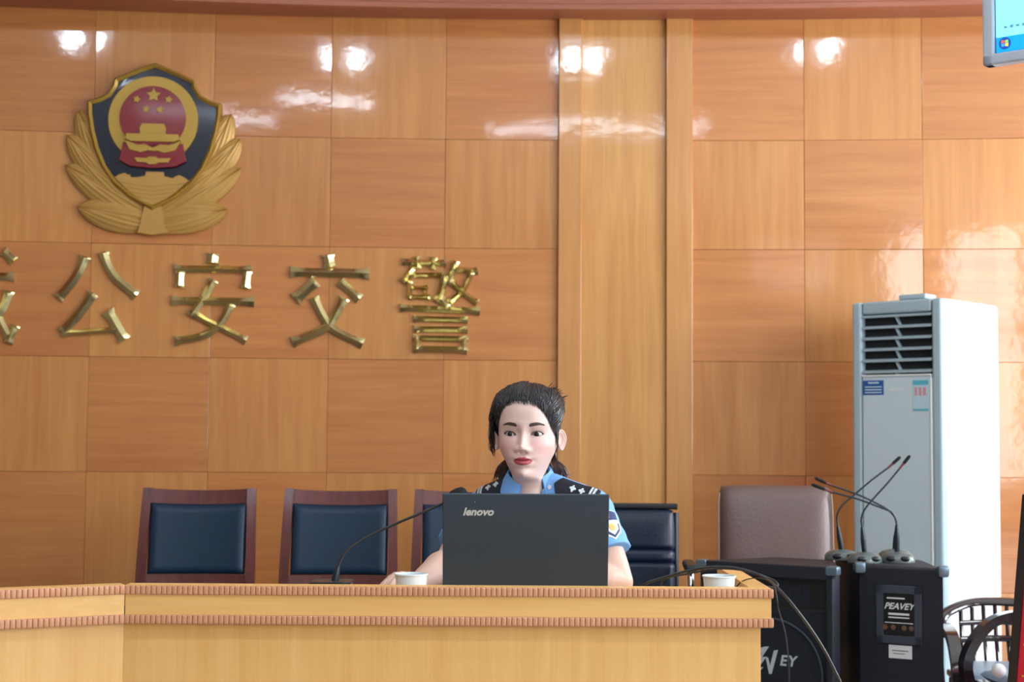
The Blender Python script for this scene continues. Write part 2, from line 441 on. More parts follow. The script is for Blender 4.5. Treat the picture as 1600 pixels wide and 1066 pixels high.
# ------------------------------------------------------------------ emblem on the wall
def wallp(px, py, off=0.0):
    p = at(px, py, WY)
    for _ in range(3): p = at(px, py, wall_y(p.x) - .0175 - off)
    return p
def wall_frame(px, py, off=0.0):
    p = wallp(px, py, off); e = .05
    tx = Vector((e, wall_y(p.x + e) - wall_y(p.x), 0)).normalized()
    return frame(p, tx, (0, 0, 1)), p           # local x right, y up, z towards the room
def emblem():
    C0 = (242, 234)
    M0, p0 = wall_frame(*C0)
    t = thing('police_emblem', 'gold, navy and red police shield emblem with wreath mounted on the panelled wall', 'emblem', p0)
    S = WYs = at(C0[0] + 100, C0[1], p0.y).x - at(C0[0], C0[1], p0.y).x
    S /= 100                                        # metres per photo pixel
    def Z(x, y):                                     # enlarged-view units to local metres
        return ((90 + x / 3.439 - C0[0]) * S, -(80 + y / 3.439 - C0[1]) * S)
    u = S / 3.439
    def P(m, pts, h, z0=0, b=.004): m.prism([Z(*p) for p in pts], h, M0, b, 3, z0)
    cx = 522
    # wreath of leaves, each leaf a part
    def leaf(name, b0, t0, wd, z, sgn):
        bx, by = b0; tx, ty = t0
        if sgn < 0: bx, tx = 2 * cx - bx, 2 * cx - tx
        ax_, ay_ = Z(bx, by); cx_, cy_ = Z(tx, ty)
        L = math.hypot(cx_ - ax_, cy_ - ay_); dx, dy = (cx_ - ax_) / L, (cy_ - ay_) / L
        W = wd * u / 2; m = MB(); nu, nv = 41, 22
        def fn(a, q, top=True):
            s = a * 2 - 1
            wq = W * (math.sin(PI * min(1, (q * .80 + .20) ** 1.25)) ** .62 if q < 1 else 0)
            wq = max(wq, .0004)
            h = .022 * (1 - abs(s) ** 2.2) * (.35 + .65 * math.sin(PI * (q * .8 + .12)))
            h += .0018 * math.cos((abs(s) * 7 + q * 3) * PI) * (1 - abs(s)) ** .3 * (1 if abs(s) > .05 else 0)
            h -= .003 * (1 if abs(s) < .06 else 0)
            x = ax_ + dx * L * q - dy * wq * s; y = ay_ + dy * L * q + dx * wq * s
            return M0 @ Vector((x, y, z + max(h, 0) if top else z * .2))
        m.grid(lambda a, q: fn(a, q), nu, nv)
        m.grid(lambda a, q: fn(a, q, False), nu, nv)
        vs = len(m.v) // 2
        for side in (0, nu - 1):
            for j in range(nv - 1): m.f.append((j * nu + side, (j + 1) * nu + side, vs + (j + 1) * nu + side, vs + j * nu + side))
        m.build(name, M_goldd, t, True, 50)
    for sg in (1, -1):
        leaf('wreath_leaf', (250, 610), (118, 330), 150, .013, sg)
        leaf('wreath_leaf', (270, 700), (66, 465), 150, .016, sg)
        leaf('wreath_leaf', (400, 800), (130, 580), 150, .020, sg)
        leaf('wreath_leaf', (470, 880), (60, 625), 175, .015, sg)
        leaf('wreath_leaf', (520, 925), (128, 850), 180, .018, sg)
    m = MB(); P(m, [(472, 840), (574, 840), (580, 940), (612, 985), (522, 998), (436, 985), (466, 940)], .04, 0, .006)
    m.build('stem', M_goldd, t, True)
    R_ = [(522, 68), (600, 98), (660, 124), (735, 158), (742, 195), (768, 238), (815, 265), (874, 282), (872, 350), (858, 440), (832, 540), (790, 640), (730, 725), (640, 800), (522, 862)]
    outer = R_ + [(2 * cx - x, y) for x, y in R_[-2:0:-1]]
    def inset(pts, d):
        out = []; n = len(pts)
        for i in range(n):
            a = Vector(pts[i - 1]); b = Vector(pts[i]); c = Vector(pts[(i + 1) % n])
            e1 = (b - a).normalized(); e2 = (c - b).normalized()
            n1 = Vector((-e1.y, e1.x)); n2 = Vector((-e2.y, e2.x)); nn = (n1 + n2).normalized()
            out.append(tuple(b + nn * d / max(.5, nn.dot(n1))))
        return out
    inner = inset(outer, 24)
    # border: raised frame ring
    m = MB(); zt = .05
    oz = [Z(*p) for p in outer]; iz = [Z(*p) for p in inner]; mid = [Z(*p) for p in inset(outer, 10)]; n = len(oz)
    vs = [(*p, 0) for p in oz] + [(*p, zt - .006) for p in oz] + [(*p, zt + .006) for p in mid] + [(*p, zt - .008) for p in iz] + [(*p, .0) for p in iz]
    fs = []
    for k in range(4):
        for i in range(n): fs.append((k * n + i, k * n + (i + 1) % n, (k + 1) * n + (i + 1) % n, (k + 1) * n + i))
    m.add(vs, fs, M0)
    # rope beading on the upper border
    seq = [Vector(p) for p in inset(outer, 9)]
    top = [seq[i % n] for i in list(range(-7, 8))]
    for i in range(len(top) - 1):
        a, b = top[i], top[i + 1]; k = max(1, int((b - a).length / 15))
        for j in range(k):
            q = a.lerp(b, (j + .5) / k); x, y = Z(*q)
            m.ball((x, y, zt + .003), .0032, M0, 8, 6)
    m.build('shield_border', M_goldp, t, True)
    m = MB(); P(m, inner, .038, 0, .003); m.build('shield_field', M_navyp, t, True)
    def disc(cx_, cy_, r, h, z0, mt, name, b=.003, n=56):
        m = MB(); P(m, [(cx_ + r * math.cos(2 * PI * k / n), cy_ + r * math.sin(2 * PI * k / n)) for k in range(n)], h, z0, b)
        return m.build(name, mt, t, True)
    disc(519, 380, 236, .012, .038, M_goldp, 'gold_ring', .006)
    disc(517, 372, 174, .008, .050, M_redp, 'red_disc', .004)
    def star(m, x, y, r, rot=0):
        pts = []
        for k in range(10):
            a = -PI / 2 + rot + k * PI / 5; q = r if k % 2 == 0 else r * .42
            pts.append((x + q * math.cos(a), y + q * math.sin(a)))
        P(m, pts, .006, .057, .0015)
    for x, y, r in ((520, 248, 42), (432, 272, 24), (600, 270, 24), (482, 325, 24), (554, 325, 24)):
        m = MB(); star(m, x, y, r, .2 if r < 30 else 0); m.build('star', M_goldp, t, True)
    m = MB()                                         # gate house
    P(m, [(462, 402), (578, 402), (590, 430), (585, 440), (590, 462), (450, 462), (455, 440), (448, 430)], .012, .055, .002)
    P(m, [(382, 458), (655, 458), (662, 490), (640, 492), (640, 500), (400, 500), (400, 492), (376, 490)], .014, .055, .002)
    m.build('gate_house', M_goldp, t, True)
    m = MB(); P(m, [(365, 505), (430, 520), (520, 512), (612, 520), (678, 505), (698, 600), (640, 632), (520, 640), (400, 632), (345, 600)], .014, .046, .004)
    P(m, [(395, 492), (648, 492), (600, 530), (520, 545), (440, 530)], .010, .05, .002)
    m.build('red_ribbon', M_redp, t, True)
    m = MB(); P(m, [(372, 492), (440, 520), (480, 512), (520, 535), (560, 512), (605, 520), (670, 492), (640, 545), (580, 560), (545, 545), (520, 552), (495, 545), (460, 560), (400, 545)], .01, .057, .002)
    P(m, [(425, 585), (490, 592), (500, 580), (540, 580), (550, 592), (618, 585), (600, 612), (550, 610), (540, 622), (500, 622), (490, 610), (440, 612)], .01, .057, .002)
    m.build('gear_scroll', M_goldp, t, True)
    m = MB(); P(m, [(318, 690), (338, 688), (338, 676), (362, 676), (362, 668), (380, 668), (380, 676), (404, 676), (404, 694), (440, 690), (484, 684), (484, 658), (580, 658), (580, 684), (620, 690), (634, 694), (634, 680), (655, 680), (655, 672), (675, 678), (690, 690), (712, 700),
                    (640, 770), (580, 812), (522, 838), (464, 812), (400, 770)], .012, .036, .003)
    for k in range(4):
        P(m, [(350 + 25 * k, 712 + 24 * k), (520, 735 + 22 * k), (690 - 25 * k, 712 + 24 * k), (690 - 25 * k, 718 + 24 * k), (520, 742 + 22 * k), (350 + 25 * k, 718 + 24 * k)], .004, .047, .0015)
    m.build('great_wall', M_goldd, t, True)
emblem()

# ------------------------------------------------------------------ gold characters
def character(strokes, label):
    xs = [p[0] for s in strokes for p in s[0]]; ys = [p[1] for s in strokes for p in s[0]]
    c = ((min(xs) + max(xs)) / 2, (min(ys) + max(ys)) / 2)
    M0, p0 = wall_frame(*c); S = (at(c[0] + 100, c[1], p0.y).x - p0.x) / 100
    m = MB()
    for si, (pts, wd) in enumerate(strokes):
        q = [Vector(((x - c[0]) * S, -(y - c[1]) * S, 0)) for x, y in pts]
        if len(q) > 2: q = catmull(q, 6)
        # flare at both ends
        L = [0]
        for i in range(1, len(q)): L.append(L[-1] + (q[i] - q[i - 1]).length)
        if len(q) == 2:
            q = [q[0].lerp(q[1], k / 10) for k in range(11)]; L = [L[1] * k / 10 for k in range(11)]
        T = L[-1]; vs = []; hw0 = wd * S / 2; h0 = .010 + (si % 3) * .0012; n = len(q)
        fl = min(.03, T * .35)
        for i in range(n):
            a = q[max(i - 1, 0)]; b = q[min(i + 1, n - 1)]; tn = (b - a).normalized(); nr = Vector((-tn.y, tn.x, 0))
            e = min(L[i], T - L[i]); k = 1 + .42 * max(0, 1 - e / fl) ** 1.6
            hw = hw0 * .98 * k; p = q[i]
            tip = (.3 if i in (0, n - 1) else 1)
            vs += [p + nr * hw, p + nr * hw + Vector((0, 0, h0)), p + nr * hw * .45 + Vector((0, 0, h0 + .009 * tip)), p + Vector((0, 0, h0 + .016 * tip)),
                   p - nr * hw * .45 + Vector((0, 0, h0 + .009 * tip)), p - nr * hw + Vector((0, 0, h0)), p - nr * hw]
        fs = []
        for i in range(n - 1):
            for k in range(7): fs.append((i * 7 + k, i * 7 + (k + 1) % 7, (i + 1) * 7 + (k + 1) % 7, (i + 1) * 7 + k))
        fs += [tuple(range(7))[::-1], tuple((n - 1) * 7 + k for k in range(7))]
        m.add(vs, fs, M0)
    t = m
    me_inv = Matrix.Translation(-p0)
    m.v = [tuple(me_inv @ Vector(v)) for v in m.v]
    o = m.build('gold_character', M_gold, None, False, 24); o.location = p0
    tag(o, label, 'wall lettering', 'gold characters on the wall')
W_ = 12
character([([(2, 391), (19, 407)], 13), ([(-64, 432), (20, 431)], 12), ([(13, 454), (3, 483), (-18, 512)], 13), ([(-16, 398), (-14, 440), (-2, 495), (14, 526)], 12),
           ([(24, 508), (13, 536)], 11), ([(-62, 432), (-64, 480), (-76, 530)], 11), ([(-62, 468), (-34, 468), (-38, 510)], 10), ([(-120, 440), (-72, 440)], 10), ([(-96, 405), (-96, 515)], 11), ([(-122, 522), (-74, 508)], 11)],
          'gold character cut off by the left edge of the picture, first in the row')
character([([(133, 401), (124, 425), (110, 447), (93, 468)], 14), ([(160, 394), (168, 416), (184, 438), (213, 461)], 14), ([(147, 459), (126, 491), (101, 521)], 14), ([(100, 522), (190, 515)], 10), ([(169, 486), (196, 531)], 16)],
          'gold character of two splayed strokes over a triangle hook, under the emblem')
character([([(333, 396), (331, 412)], 16), ([(273, 421), (392, 421)], 11), ([(282, 425), (281, 450)], 12), ([(386, 422), (383, 451)], 12), ([(270, 471), (397, 471)], 12),
           ([(334, 438), (318, 468), (299, 495)], 12), ([(303, 489), (322, 501), (348, 513), (386, 532)], 11), ([(361, 475), (347, 503), (320, 525), (277, 534)], 12)],
          'gold character with a roof stroke and dot on top, second full one')
character([([(512, 398), (515, 418)], 16), ([(454, 426), (577, 427)], 14), ([(494, 440), (462, 469)], 16), ([(531, 440), (562, 467)], 13), ([(491, 465), (504, 492), (522, 515), (568, 537)], 13), ([(539, 466), (527, 488), (510, 513), (459, 536)], 13)],
          'gold character ending in a large X of two crossing strokes')
character([([(629, 410), (697, 411)], 9), ([(650, 401), (653, 421)], 9), ([(678, 402), (675, 421)], 9), ([(646, 417), (628, 442)], 9), ([(640, 431), (697, 430)], 8), ([(694, 431), (690, 455), (681, 472)], 10),
           ([(641, 450), (668, 450)], 6), ([(641, 465), (672, 465)], 7), ([(640, 440), (641, 467)], 8), ([(665, 450), (665, 466)], 6),
           ([(711, 408), (701, 444)], 10), ([(707, 421), (747, 423)], 9), ([(736, 425), (724, 453), (701, 474)], 9), ([(705, 441), (722, 456), (746, 473)], 9),
           ([(626, 482), (750, 486)], 10), ([(688, 466), (699, 481)], 12), ([(647, 499), (731, 500)], 9), ([(648, 515), (731, 515)], 9), ([(646, 529), (731, 530)], 9), ([(648, 546), (730, 547)], 10), ([(652, 526), (652, 548)], 10), ([(726, 528), (726, 549)], 10)],
          'dense gold character with stacked bars below, last at the right of the row')
# ------------------------------------------------------------------ rostrum desk
YD = 3.252; ZL = .831; ZW = .762
XD0, XD1 = -.809, .548
def bead(m, a, b, z, h=.0175, out=.0055, pitch=.011, y_in=.004):
    """strip of rounded beads along a -> b (xy) whose front faces the room, at height z (centre)"""
    a = Vector(a); b = Vector(b); L = (b - a).length; n = max(2, round(L / pitch)); d = (b - a) / L; nr = Vector((d.y, -d.x))
    p = L / n
    for k in range(n):
        prof = [(-.47, 0), (-.44, .7), (-.34, .94), (0, 1), (.34, .94), (.44, .7), (.47, 0)]
        vs = []
        for zz in ((-h / 2, .6), (-h * .38, 1), (h * .38, 1), (h / 2, .6)):
            for s, o in prof:
                q = a + d * (p * (k + .5 + s)) + nr * (out * (.25 + .75 * o * zz[1]))
                vs.append((q.x, q.y, z + zz[0]))
        nn = len(prof); fs = []
        for j in range(3):
            for i in range(nn - 1): fs.append((j * nn + i, j * nn + i + 1, (j + 1) * nn + i + 1, (j + 1) * nn + i))
        fs.append(tuple(range(nn))); fs.append(tuple(3 * nn + i for i in range(nn))[::-1])
        m.add(vs, fs)
    q = (a + b) / 2 + nr * (.0012 - y_in)
    m.box((0, 0, z), (L, .008, h + .002), 0, Matrix.Translation((q.x, q.y, 0)) @ Matrix.Rotation(math.atan2(d.y, d.x), 4, 'Z'))
def oriented(m, a, b, z0, z1, t0, t1, bev=.001):
    """box along a -> b, from depth t0 to t1 behind the face line"""
    a = Vector(a); b = Vector(b); d = (b - a).normalized(); nr = Vector((-d.y, d.x)); c = (a + b) / 2 + nr * (t0 + t1) / 2
    m.box((0, 0, (z0 + z1) / 2), ((b - a).length, abs(t1 - t0), z1 - z0), bev, Matrix.Translation((c.x, c.y, 0)) @ Matrix.Rotation(math.atan2(d.y, d.x), 4, 'Z'))
desk = thing('podium_desk', 'pale wooden rostrum desk with beaded edges that the officer sits behind', 'desk', (-.13, 3.5, 0))
A, B = (XD0, YD), (XD1, YD)
m = MB(); oriented(m, (XD0 - .0055, YD), (XD1 - .02, YD), .0, .752, .016, .036); m.build('front_panel', M_desk_v, desk, True)
m = MB(); oriented(m, (XD0 + .0006, YD), B, .751, ZL, 0.0, .04); m.build('front_band', M_desk_h, desk, True)
m = MB(); bead(m, A, (XD1 + .004, YD), .8205); m.build('beaded_moulding', M_bead, desk, True)
m = MB(); bead(m, A, (XD1 + .004, YD), .7595); m.build('beaded_moulding', M_bead, desk, True)
m = MB(); m.box((-.14, 3.53, ZW - .0125), (XD1 - .04 - XD0 - .02, .47, .025), .002); m.build('worktop', M_desk_h, desk, True)
# right-hand side: panel running back, its top edge level with the front band
m = MB(); m.box((XD1 - .036, 3.52, .3755), (.03, .47, .751), .001); m.build('side_panel', M_desk_v, desk, True)
m = MB(); m.box((XD1 - .0205, 3.545, (.751 + ZL) / 2), (.041, .505, ZL - .751), .001); m.build('side_band', M_desk_h, desk, True)
m = MB(); bead(m, (XD1, YD), (XD1, 3.797), .8205); bead(m, (XD1, YD), (XD1, 3.797), .7595); m.build('beaded_moulding', M_bead, desk, True)
# angled unit to the left
A2 = Vector((XD0 - .001, YD)); dd = Vector((-.237, -.118)).normalized(); B2 = A2 + dd * 1.0
d2 = thing('podium_desk', 'angled left-hand unit of the wooden rostrum, running out of the picture', 'desk', ((A2.x + B2.x) / 2, (A2.y + B2.y) / 2 + .2, 0))
m = MB(); oriented(m, B2, A2 - dd * .0035, 0, .752, .016, .036); m.build('front_panel', M_desk_v, d2, True)
m = MB(); oriented(m, B2, A2, .751, ZL, 0, .04); m.build('front_band', M_desk_h, d2, True)
m = MB(); bead(m, B2, A2, .8205); m.build('beaded_moulding', M_bead, d2, True)
m = MB(); bead(m, B2, A2, .7595); m.build('beaded_moulding', M_bead, d2, True)
nr2 = Vector((-dd.y, dd.x)) * -1
m = MB(); oriented(m, B2, A2 + dd * .03, ZW - .025, ZW, .04, .45); m.build('worktop', M_desk_h, d2, True)
m = MB(); oriented(m, B2, B2 - dd * .03, 0, ZW - .026, .04, .44); m.build('side_panel', M_desk_v, d2, True)

# ------------------------------------------------------------------ paper cups
M_paper = mat('white_paper_cup', (226, 236, 238), .5)
M_print = mat('grey_cup_print', (120, 140, 140), .6)
M_water = mat('pale_tea', (180, 150, 90), .1)
def cup(px, Y, label):
    X = (px - 800) * Y / F
    t = thing('paper_cup', label, 'cup', (X, Y, ZW), 0, 'paper cups on the desk')
    m = MB(); m.lathe([(.0, .003), (.025, .003), (.0255, 0), (.0275, 0), (.0345, .082), (.0362, .0825), (.0368, .084), (.0362, .0858), (.0345, .0858), (.0332, .083), (.0262, .006), (.0, .006)], 48)
    m.build('cup_body', M_paper, t)
    m = MB(); m.lathe([(0, .060), (.0314, .060)], 40); m.build('drink', M_water, t)
    m = MB()
    for row in range(3):
        for k in range(5):
            a = -PI / 2 - .5 + k * .085 + (row % 2) * .02; zc = .053 + row * .0035; r = .0275 + (.007) * zc / .082 + .0003
            m.box((0, 0, 0), (.0016, .0002, .0018), 0, Matrix.Translation((r * math.cos(a), r * math.sin(a), zc)) @ Matrix.Rotation(a + PI / 2, 4, 'Z'))
    m.build('printed_mark', M_print, t)
cup(646, 3.37, 'white paper cup beside the officer\'s hand, left of the laptop')
cup(1123.5, 3.37, 'white paper cup near the right end of the desk, by the cables')

# ------------------------------------------------------------------ laptop
M_lid = mat('charcoal_laptop_lid', (46, 60, 72), .42, bump=.02, bscale=400, spec=.5)
M_key = mat('dark_key', (22, 24, 26), .5)
M_scr = mat('laptop_screen_glow', (150, 170, 190), .3, emis=.6)
M_logo = mat('silver_lettering', (205, 208, 208), .3, .3)
LY = 3.50
lx0, lx1 = at(692.5, 850, LY).x, at(949.5, 850, LY).x
lap = thing('laptop', 'open charcoal laptop whose lid back faces the room, in front of the officer', 'laptop', ((lx0 + lx1) / 2, LY + .1, ZW))
LW = lx1 - lx0; ztop = at(820, 771.5, LY - .05).z
H_ = math.hypot(ztop - ZW - .012, .055)
th = math.atan2(.055, ztop - ZW - .012)
ML = Matrix.Translation((0, -.1, .012)) @ Matrix.Rotation(th, 4, 'X')     # local z runs up the lid, leaning to the camera
m = MB(); m.box((0, 0, H_ / 2), (LW, .007, H_), .0028, ML, 3); lid = m.build('lid', M_lid, lap)
m = MB(); m.box((0, .0042, H_ / 2 + .004), (LW - .03, .001, H_ - .035), 0, ML); m.build('screen', M_scr, lid)
m = MB(); vs, fs = text_geo('lenovo', .0243, .0006, .0008, .28)
ly = at(747, 799.5, LY - .04); lx = ly.x - (lx0 + lx1) / 2
zz = (ly.z - ZW - .012) / math.cos(th)
m.add([Vector((v.x * 1.02, v.y, v.z)) for v in vs], fs, ML @ Matrix.Translation((lx, -.0038, zz)) @ Matrix.Rotation(PI / 2, 4, 'X'))
m.build('logo_lettering', M_logo, lid, fix=False)
m = MB(); m.ball((at(743, 788, LY).x - (lx0 + lx1) / 2, -.0036, H_ - .019), .0009, ML, 8, 6); m.build('indicator_light', M_logo, lid)
m = MB(); m.box((0, .025, .011), (LW, .24, .018), .004, None, 3); base = m.build('base', M_lid, lap)
m = MB()
for r in range(6):
    for c in range(16): m.box((-LW / 2 + .024 + c * (LW - .048) / 15, -.045 + r * .0185, .0215), (.0172, .0158, .003), .0008, None, 1)
m.build('keyboard', M_key, base)
m = MB(); m.tube([(-LW / 2 + .03, -.1, .012), (LW / 2 - .03, -.1, .012)], .006, 12); m.build('hinge', M_black, lap)
for sx in (-1, 1):
    for sy in (-.08, .13):
        m = MB(); m.lathe([(.006, 0), (.006, .003)], 12, Matrix.Translation((sx * (LW / 2 - .03), sy, 0))); m.build('rubber_foot', M_black, base)

# ------------------------------------------------------------------ desk microphone
M_mic = mat('dark_grey_metal', (44, 54, 62), .35, .5)
M_micb = mat('grey_green_mic_base', (92, 112, 116), .4, .2)
M_foam = mat('black_foam', (14, 15, 18), .9, bump=.5, bscale=500)
def desk_mic():
    Y = 3.40; p0 = at(519, 912, Y)
    t = thing('gooseneck_microphone', 'black gooseneck microphone on the desk bending over towards the laptop', 'microphone', (p0.x, Y, ZW))
    m = MB()
    top = .067; w_ = .041
    m.prism([(-w_, -.03), (w_, -.03), (w_, .05), (-w_, .05)], top - .008, None, .004, 2)
    m.build('base', M_micb, t)
    m = MB(); m.box((-.001, .005, top - .004), (w_ * 2 + .006, .09, .006), .002); m.tube([(w_ - .015, -.04, top - .002), (w_ + .012, -.035, top - .010)], [.004, .001], 8)
    m.build('top_plate', M_mic, t)
    pts = [(524, 908), (526, 897), (529, 884), (537, 868), (549, 855), (563, 846), (585, 834), (620, 818), (660, 801), (694, 786), (702, 783)]
    P3 = catmull([at(x, y, Y + .02 + k * .006) for k, (x, y) in enumerate(pts)], 6)
    q = at(521, 912, Y)
    m = MB(); m.tube([at(522, 913, Y + .01), at(525, 900, Y + .01), at(528, 886, Y + .012)], [.0085, .008, .0055], 14); m.build('socket', M_mic, t, True)
    m = MB(); m.tube(P3, .0032, 12); m.build('stem', M_black, t, True)
    a = at(702, 783, Y + .08); b = at(728, 769, Y + .085)
    M_ = frame(a, b - a, (0, 0, 1)) @ Matrix.Rotation(PI / 2, 4, 'Y')
    m = MB(); L = (b - a).length
    m.lathe([(0, -.014), (.008, -.012), (.014, -.003), (.018, L * .3), (.0185, L * .6), (.015, L * .92), (.008, L * 1.05), (0, L * 1.08)], 24, M_)
    m.build('foam_windscreen', M_foam, t, True)
desk_mic()

# ------------------------------------------------------------------ wooden chairs with navy pads
def wooden_chair(label):
    t = thing('wooden_chair', label, 'chair', (0, 0, 0), 0, 'wooden chairs with navy pads along the wall')
    # local: faces -y; back at +y
    def post(s):
        m = MB()
        pts = [(s * .212, .235, 0), (s * .218, .215, .25), (s * .222, .205, .46), (s * .222, .225, .60), (s * .218, .262, .78), (s * .214, .30, .922)]
        for a, b in zip(pts[:-1], pts[1:]): pass
        q = catmull(pts, 5); vs = []; fs = []
        for i, p in enumerate(q):
            hw = .018 + .004 * (1 - p.z / .92); 
            for dx, dy in ((-1, -1), (1, -1), (1, 1), (-1, 1)): vs.append((p.x + dx * hw, p.y + dy * .015, p.z))
        for i in range(len(q) - 1):
            for k in range(4): fs.append((i * 4 + k, i * 4 + (k + 1) % 4, (i + 1) * 4 + (k + 1) % 4, (i + 1) * 4 + k))
        fs += [(3, 2, 1, 0), tuple(len(vs) - 4 + k for k in range(4))]
        m.add(vs, fs); return m
    for s in (-1, 1): post(s).build('back_post', M_dwood, t, angle=30)
    def by(z): return .205 + (z - .46) * .205      # approximate plane of the back
    def rail(z0, z1, dip, name, mt=M_dwood):
        m = MB()
        def fn(u, v):
            x = (u - .5) * .404; c = 1 - (2 * u - 1) ** 2; bow = .018 * c
            prof = [(-.012, 0), (.012, 0), (.012, 1), (-.012, 1)]
            k = int(round(v * 4)) % 4; dy, f = prof[k]
            z = z0 + (z1 - z0) * f - (dip * c if f == 1 else dip * c * .9)
            return (x, by(z) + bow + dy, z)
        m.grid(fn, 21, 5); m.f += [tuple(k * 21 for k in range(4)), tuple(k * 21 + 20 for k in range(4))[::-1]]
        return m.build(name, mt, t, angle=30)
    rail(.862, .920, .008, 'top_rail'); rail(.535, .570, 0, 'lower_rail')
    m = MB()                                       # padded back
    def pad(u, v, f):
        x = (u - .5) * .396; c = 1 - (2 * u - 1) ** 2; z = .572 + (.862 - .008 * c - .572) * v
        e = min(1, min(u, 1 - u) * 14) ** .5 * min(1, min(v, 1 - v) * 12) ** .5
        return (x, by(z) + .018 * c + (-.010 - .018 * e if f else .01), z)
    m.grid(lambda u, v: pad(u, v, 1), 41, 31); k0 = len(m.v); m.grid(lambda u, v: pad(u, v, 0), 41, 31)
    rim = [i for i in range(41)] + [j * 41 + 40 for j in range(1, 31)] + [30 * 41 + i for i in range(39, -1, -1)] + [j * 41 for j in range(29, 0, -1)]
    for i in range(len(rim)): a, b = rim[i], rim[(i + 1) % len(rim)]; m.f.append((a, b, b + k0, a + k0))
    m.build('back_pad', M_navy, t, angle=60)
    m = MB(); m.box((0, -.02, .425), (.45, .45, .05), .006); m.build('seat_frame', M_dwood, t)
    m = MB(); m.box((0, -.025, .468), (.43, .42, .05), .02, None, 4); m.build('seat_pad', M_navy, t)
    for s in (-1, 1):
        m = MB(); m.tube([(s * .2, -.215, .0), (s * .2, -.215, .41)], [.019, .026], 4, up=(1, 1, 0)); m.build('front_leg', M_dwood, t, angle=30)
        m = MB(); m.box((s * .205, 0, .2), (.018, .42, .03), .003); m.build('stretcher', M_dwood, t)
    return t
ch = wooden_chair('dark wooden chair with navy back pad, leftmost by the wall')
YC = 6.12
def place_chair(o, px, rz):
    o.location = ((px - 800) * 6.35 / F, YC, 0); o.rotation_euler[2] = rz
c2 = copy_tree(ch); c2['label'] = 'dark wooden chair with navy back pad, behind the gooseneck microphone stem'
c3 = copy_tree(ch); c3['label'] = 'dark wooden chair with navy back pad, mostly hidden behind the laptop and officer'
place_chair(ch, 317, R(3)); place_chair(c2, 535, R(1)); place_chair(c3, 737, R(0))

# ------------------------------------------------------------------ black office chair
def cushion(m, w_, h, d, M, e=4.0, nu=36, nv=26, bow=.0, seams=(), sd=.006, top=1.0):
    """rounded pad: width x, height z, depth y (front at -y), with horizontal seams"""
    def fn(u, v, f):
        a, b = 2 * u - 1, 2 * v - 1
        k = max(0, 1 - abs(a) ** e) ** .5 * max(0, 1 - abs(b) ** e) ** .5
        y = (-d / 2 if f else d / 2) * k + bow * a * a * -1
        if f:
            for s in seams: y += sd * math.exp(-((v - s) / .012) ** 2)
        wt = 1 + (top - 1) * v
        return M @ Vector((a * w_ / 2 * wt * (1 - .04 * abs(b) ** 6), y, (v - .5) * h * (1 - .03 * abs(a) ** 6)))
    m.grid(lambda u, v: fn(u, v, 1), nu, nv); m.grid(lambda u, v: fn(u, v, 0), nu, nv)
def office_chair():
    Yb = 6.0; x = (958 - 800) * Yb / F
    t = thing('office_chair', 'black leather office chair with horizontal seams, behind the officer\'s arm', 'office chair', (x, Yb - .2, 0), R(-4))
    M0 = Matrix.Translation((0, .2, .62)) @ Matrix.Rotation(R(-8), 4, 'X')
    m = MB(); cushion(m, .455, .50, .07, M0, 8, 44, 70, .01, (.68, .58, .30), .012); m.build('backrest', M_blackl, t)
    for s in (-1, 1):
        m = MB(); m.tube([M0 @ Vector((s * .232, .012, -.28)), M0 @ Vector((s * .232, .012, .235))], .011, 10); m.build('back_frame', M_mic, t)
    m = MB(); m.box((0, 0, .258), (.48, .04, .022), .006, M0); m.build('top_trim', M_black, t)
    m = MB(); cushion(m, .46, .46, .09, Matrix.Translation((0, -.05, .44)) @ Matrix.Rotation(R(90), 4, 'X'), 6, 36, 36); m.build('seat', M_blackl, t)
    for s in (-1, 1):
        m = MB(); m.box((s * .275, .0, .665), (.045, .28, .03), .012, None, 3); arm = m.build('armrest', M_black, t)
        m = MB(); m.tube(catmull([(s * .275, -.10, .65), (s * .275, -.13, .55), (s * .27, -.08, .45), (s * .22, 0, .42)], 5), .012, 10); m.build('armrest_support', M_chrome, arm)
    m = MB(); m.lathe([(.03, .08), (.03, .40)], 20); m.build('gas_column', M_chrome, t)
    for k in range(5):
        a = k * 2 * PI / 5 + .3; m = MB(); m.tube([(0, 0, .10), (.28 * math.cos(a), .28 * math.sin(a), .06)], [.024, .015], 10); leg = m.build('star_leg', M_black, t)
        m = MB(); q = Matrix.Translation((.28 * math.cos(a), .28 * math.sin(a), .025)) @ Matrix.Rotation(a, 4, 'Z') @ Matrix.Rotation(PI / 2, 4, 'X')
        m.lathe([(0, -.02), (.022, -.02), (.025, -.015), (.025, .015), (.022, .02), (0, .02)], 16, q); m.build('caster', M_black, leg)
office_chair()
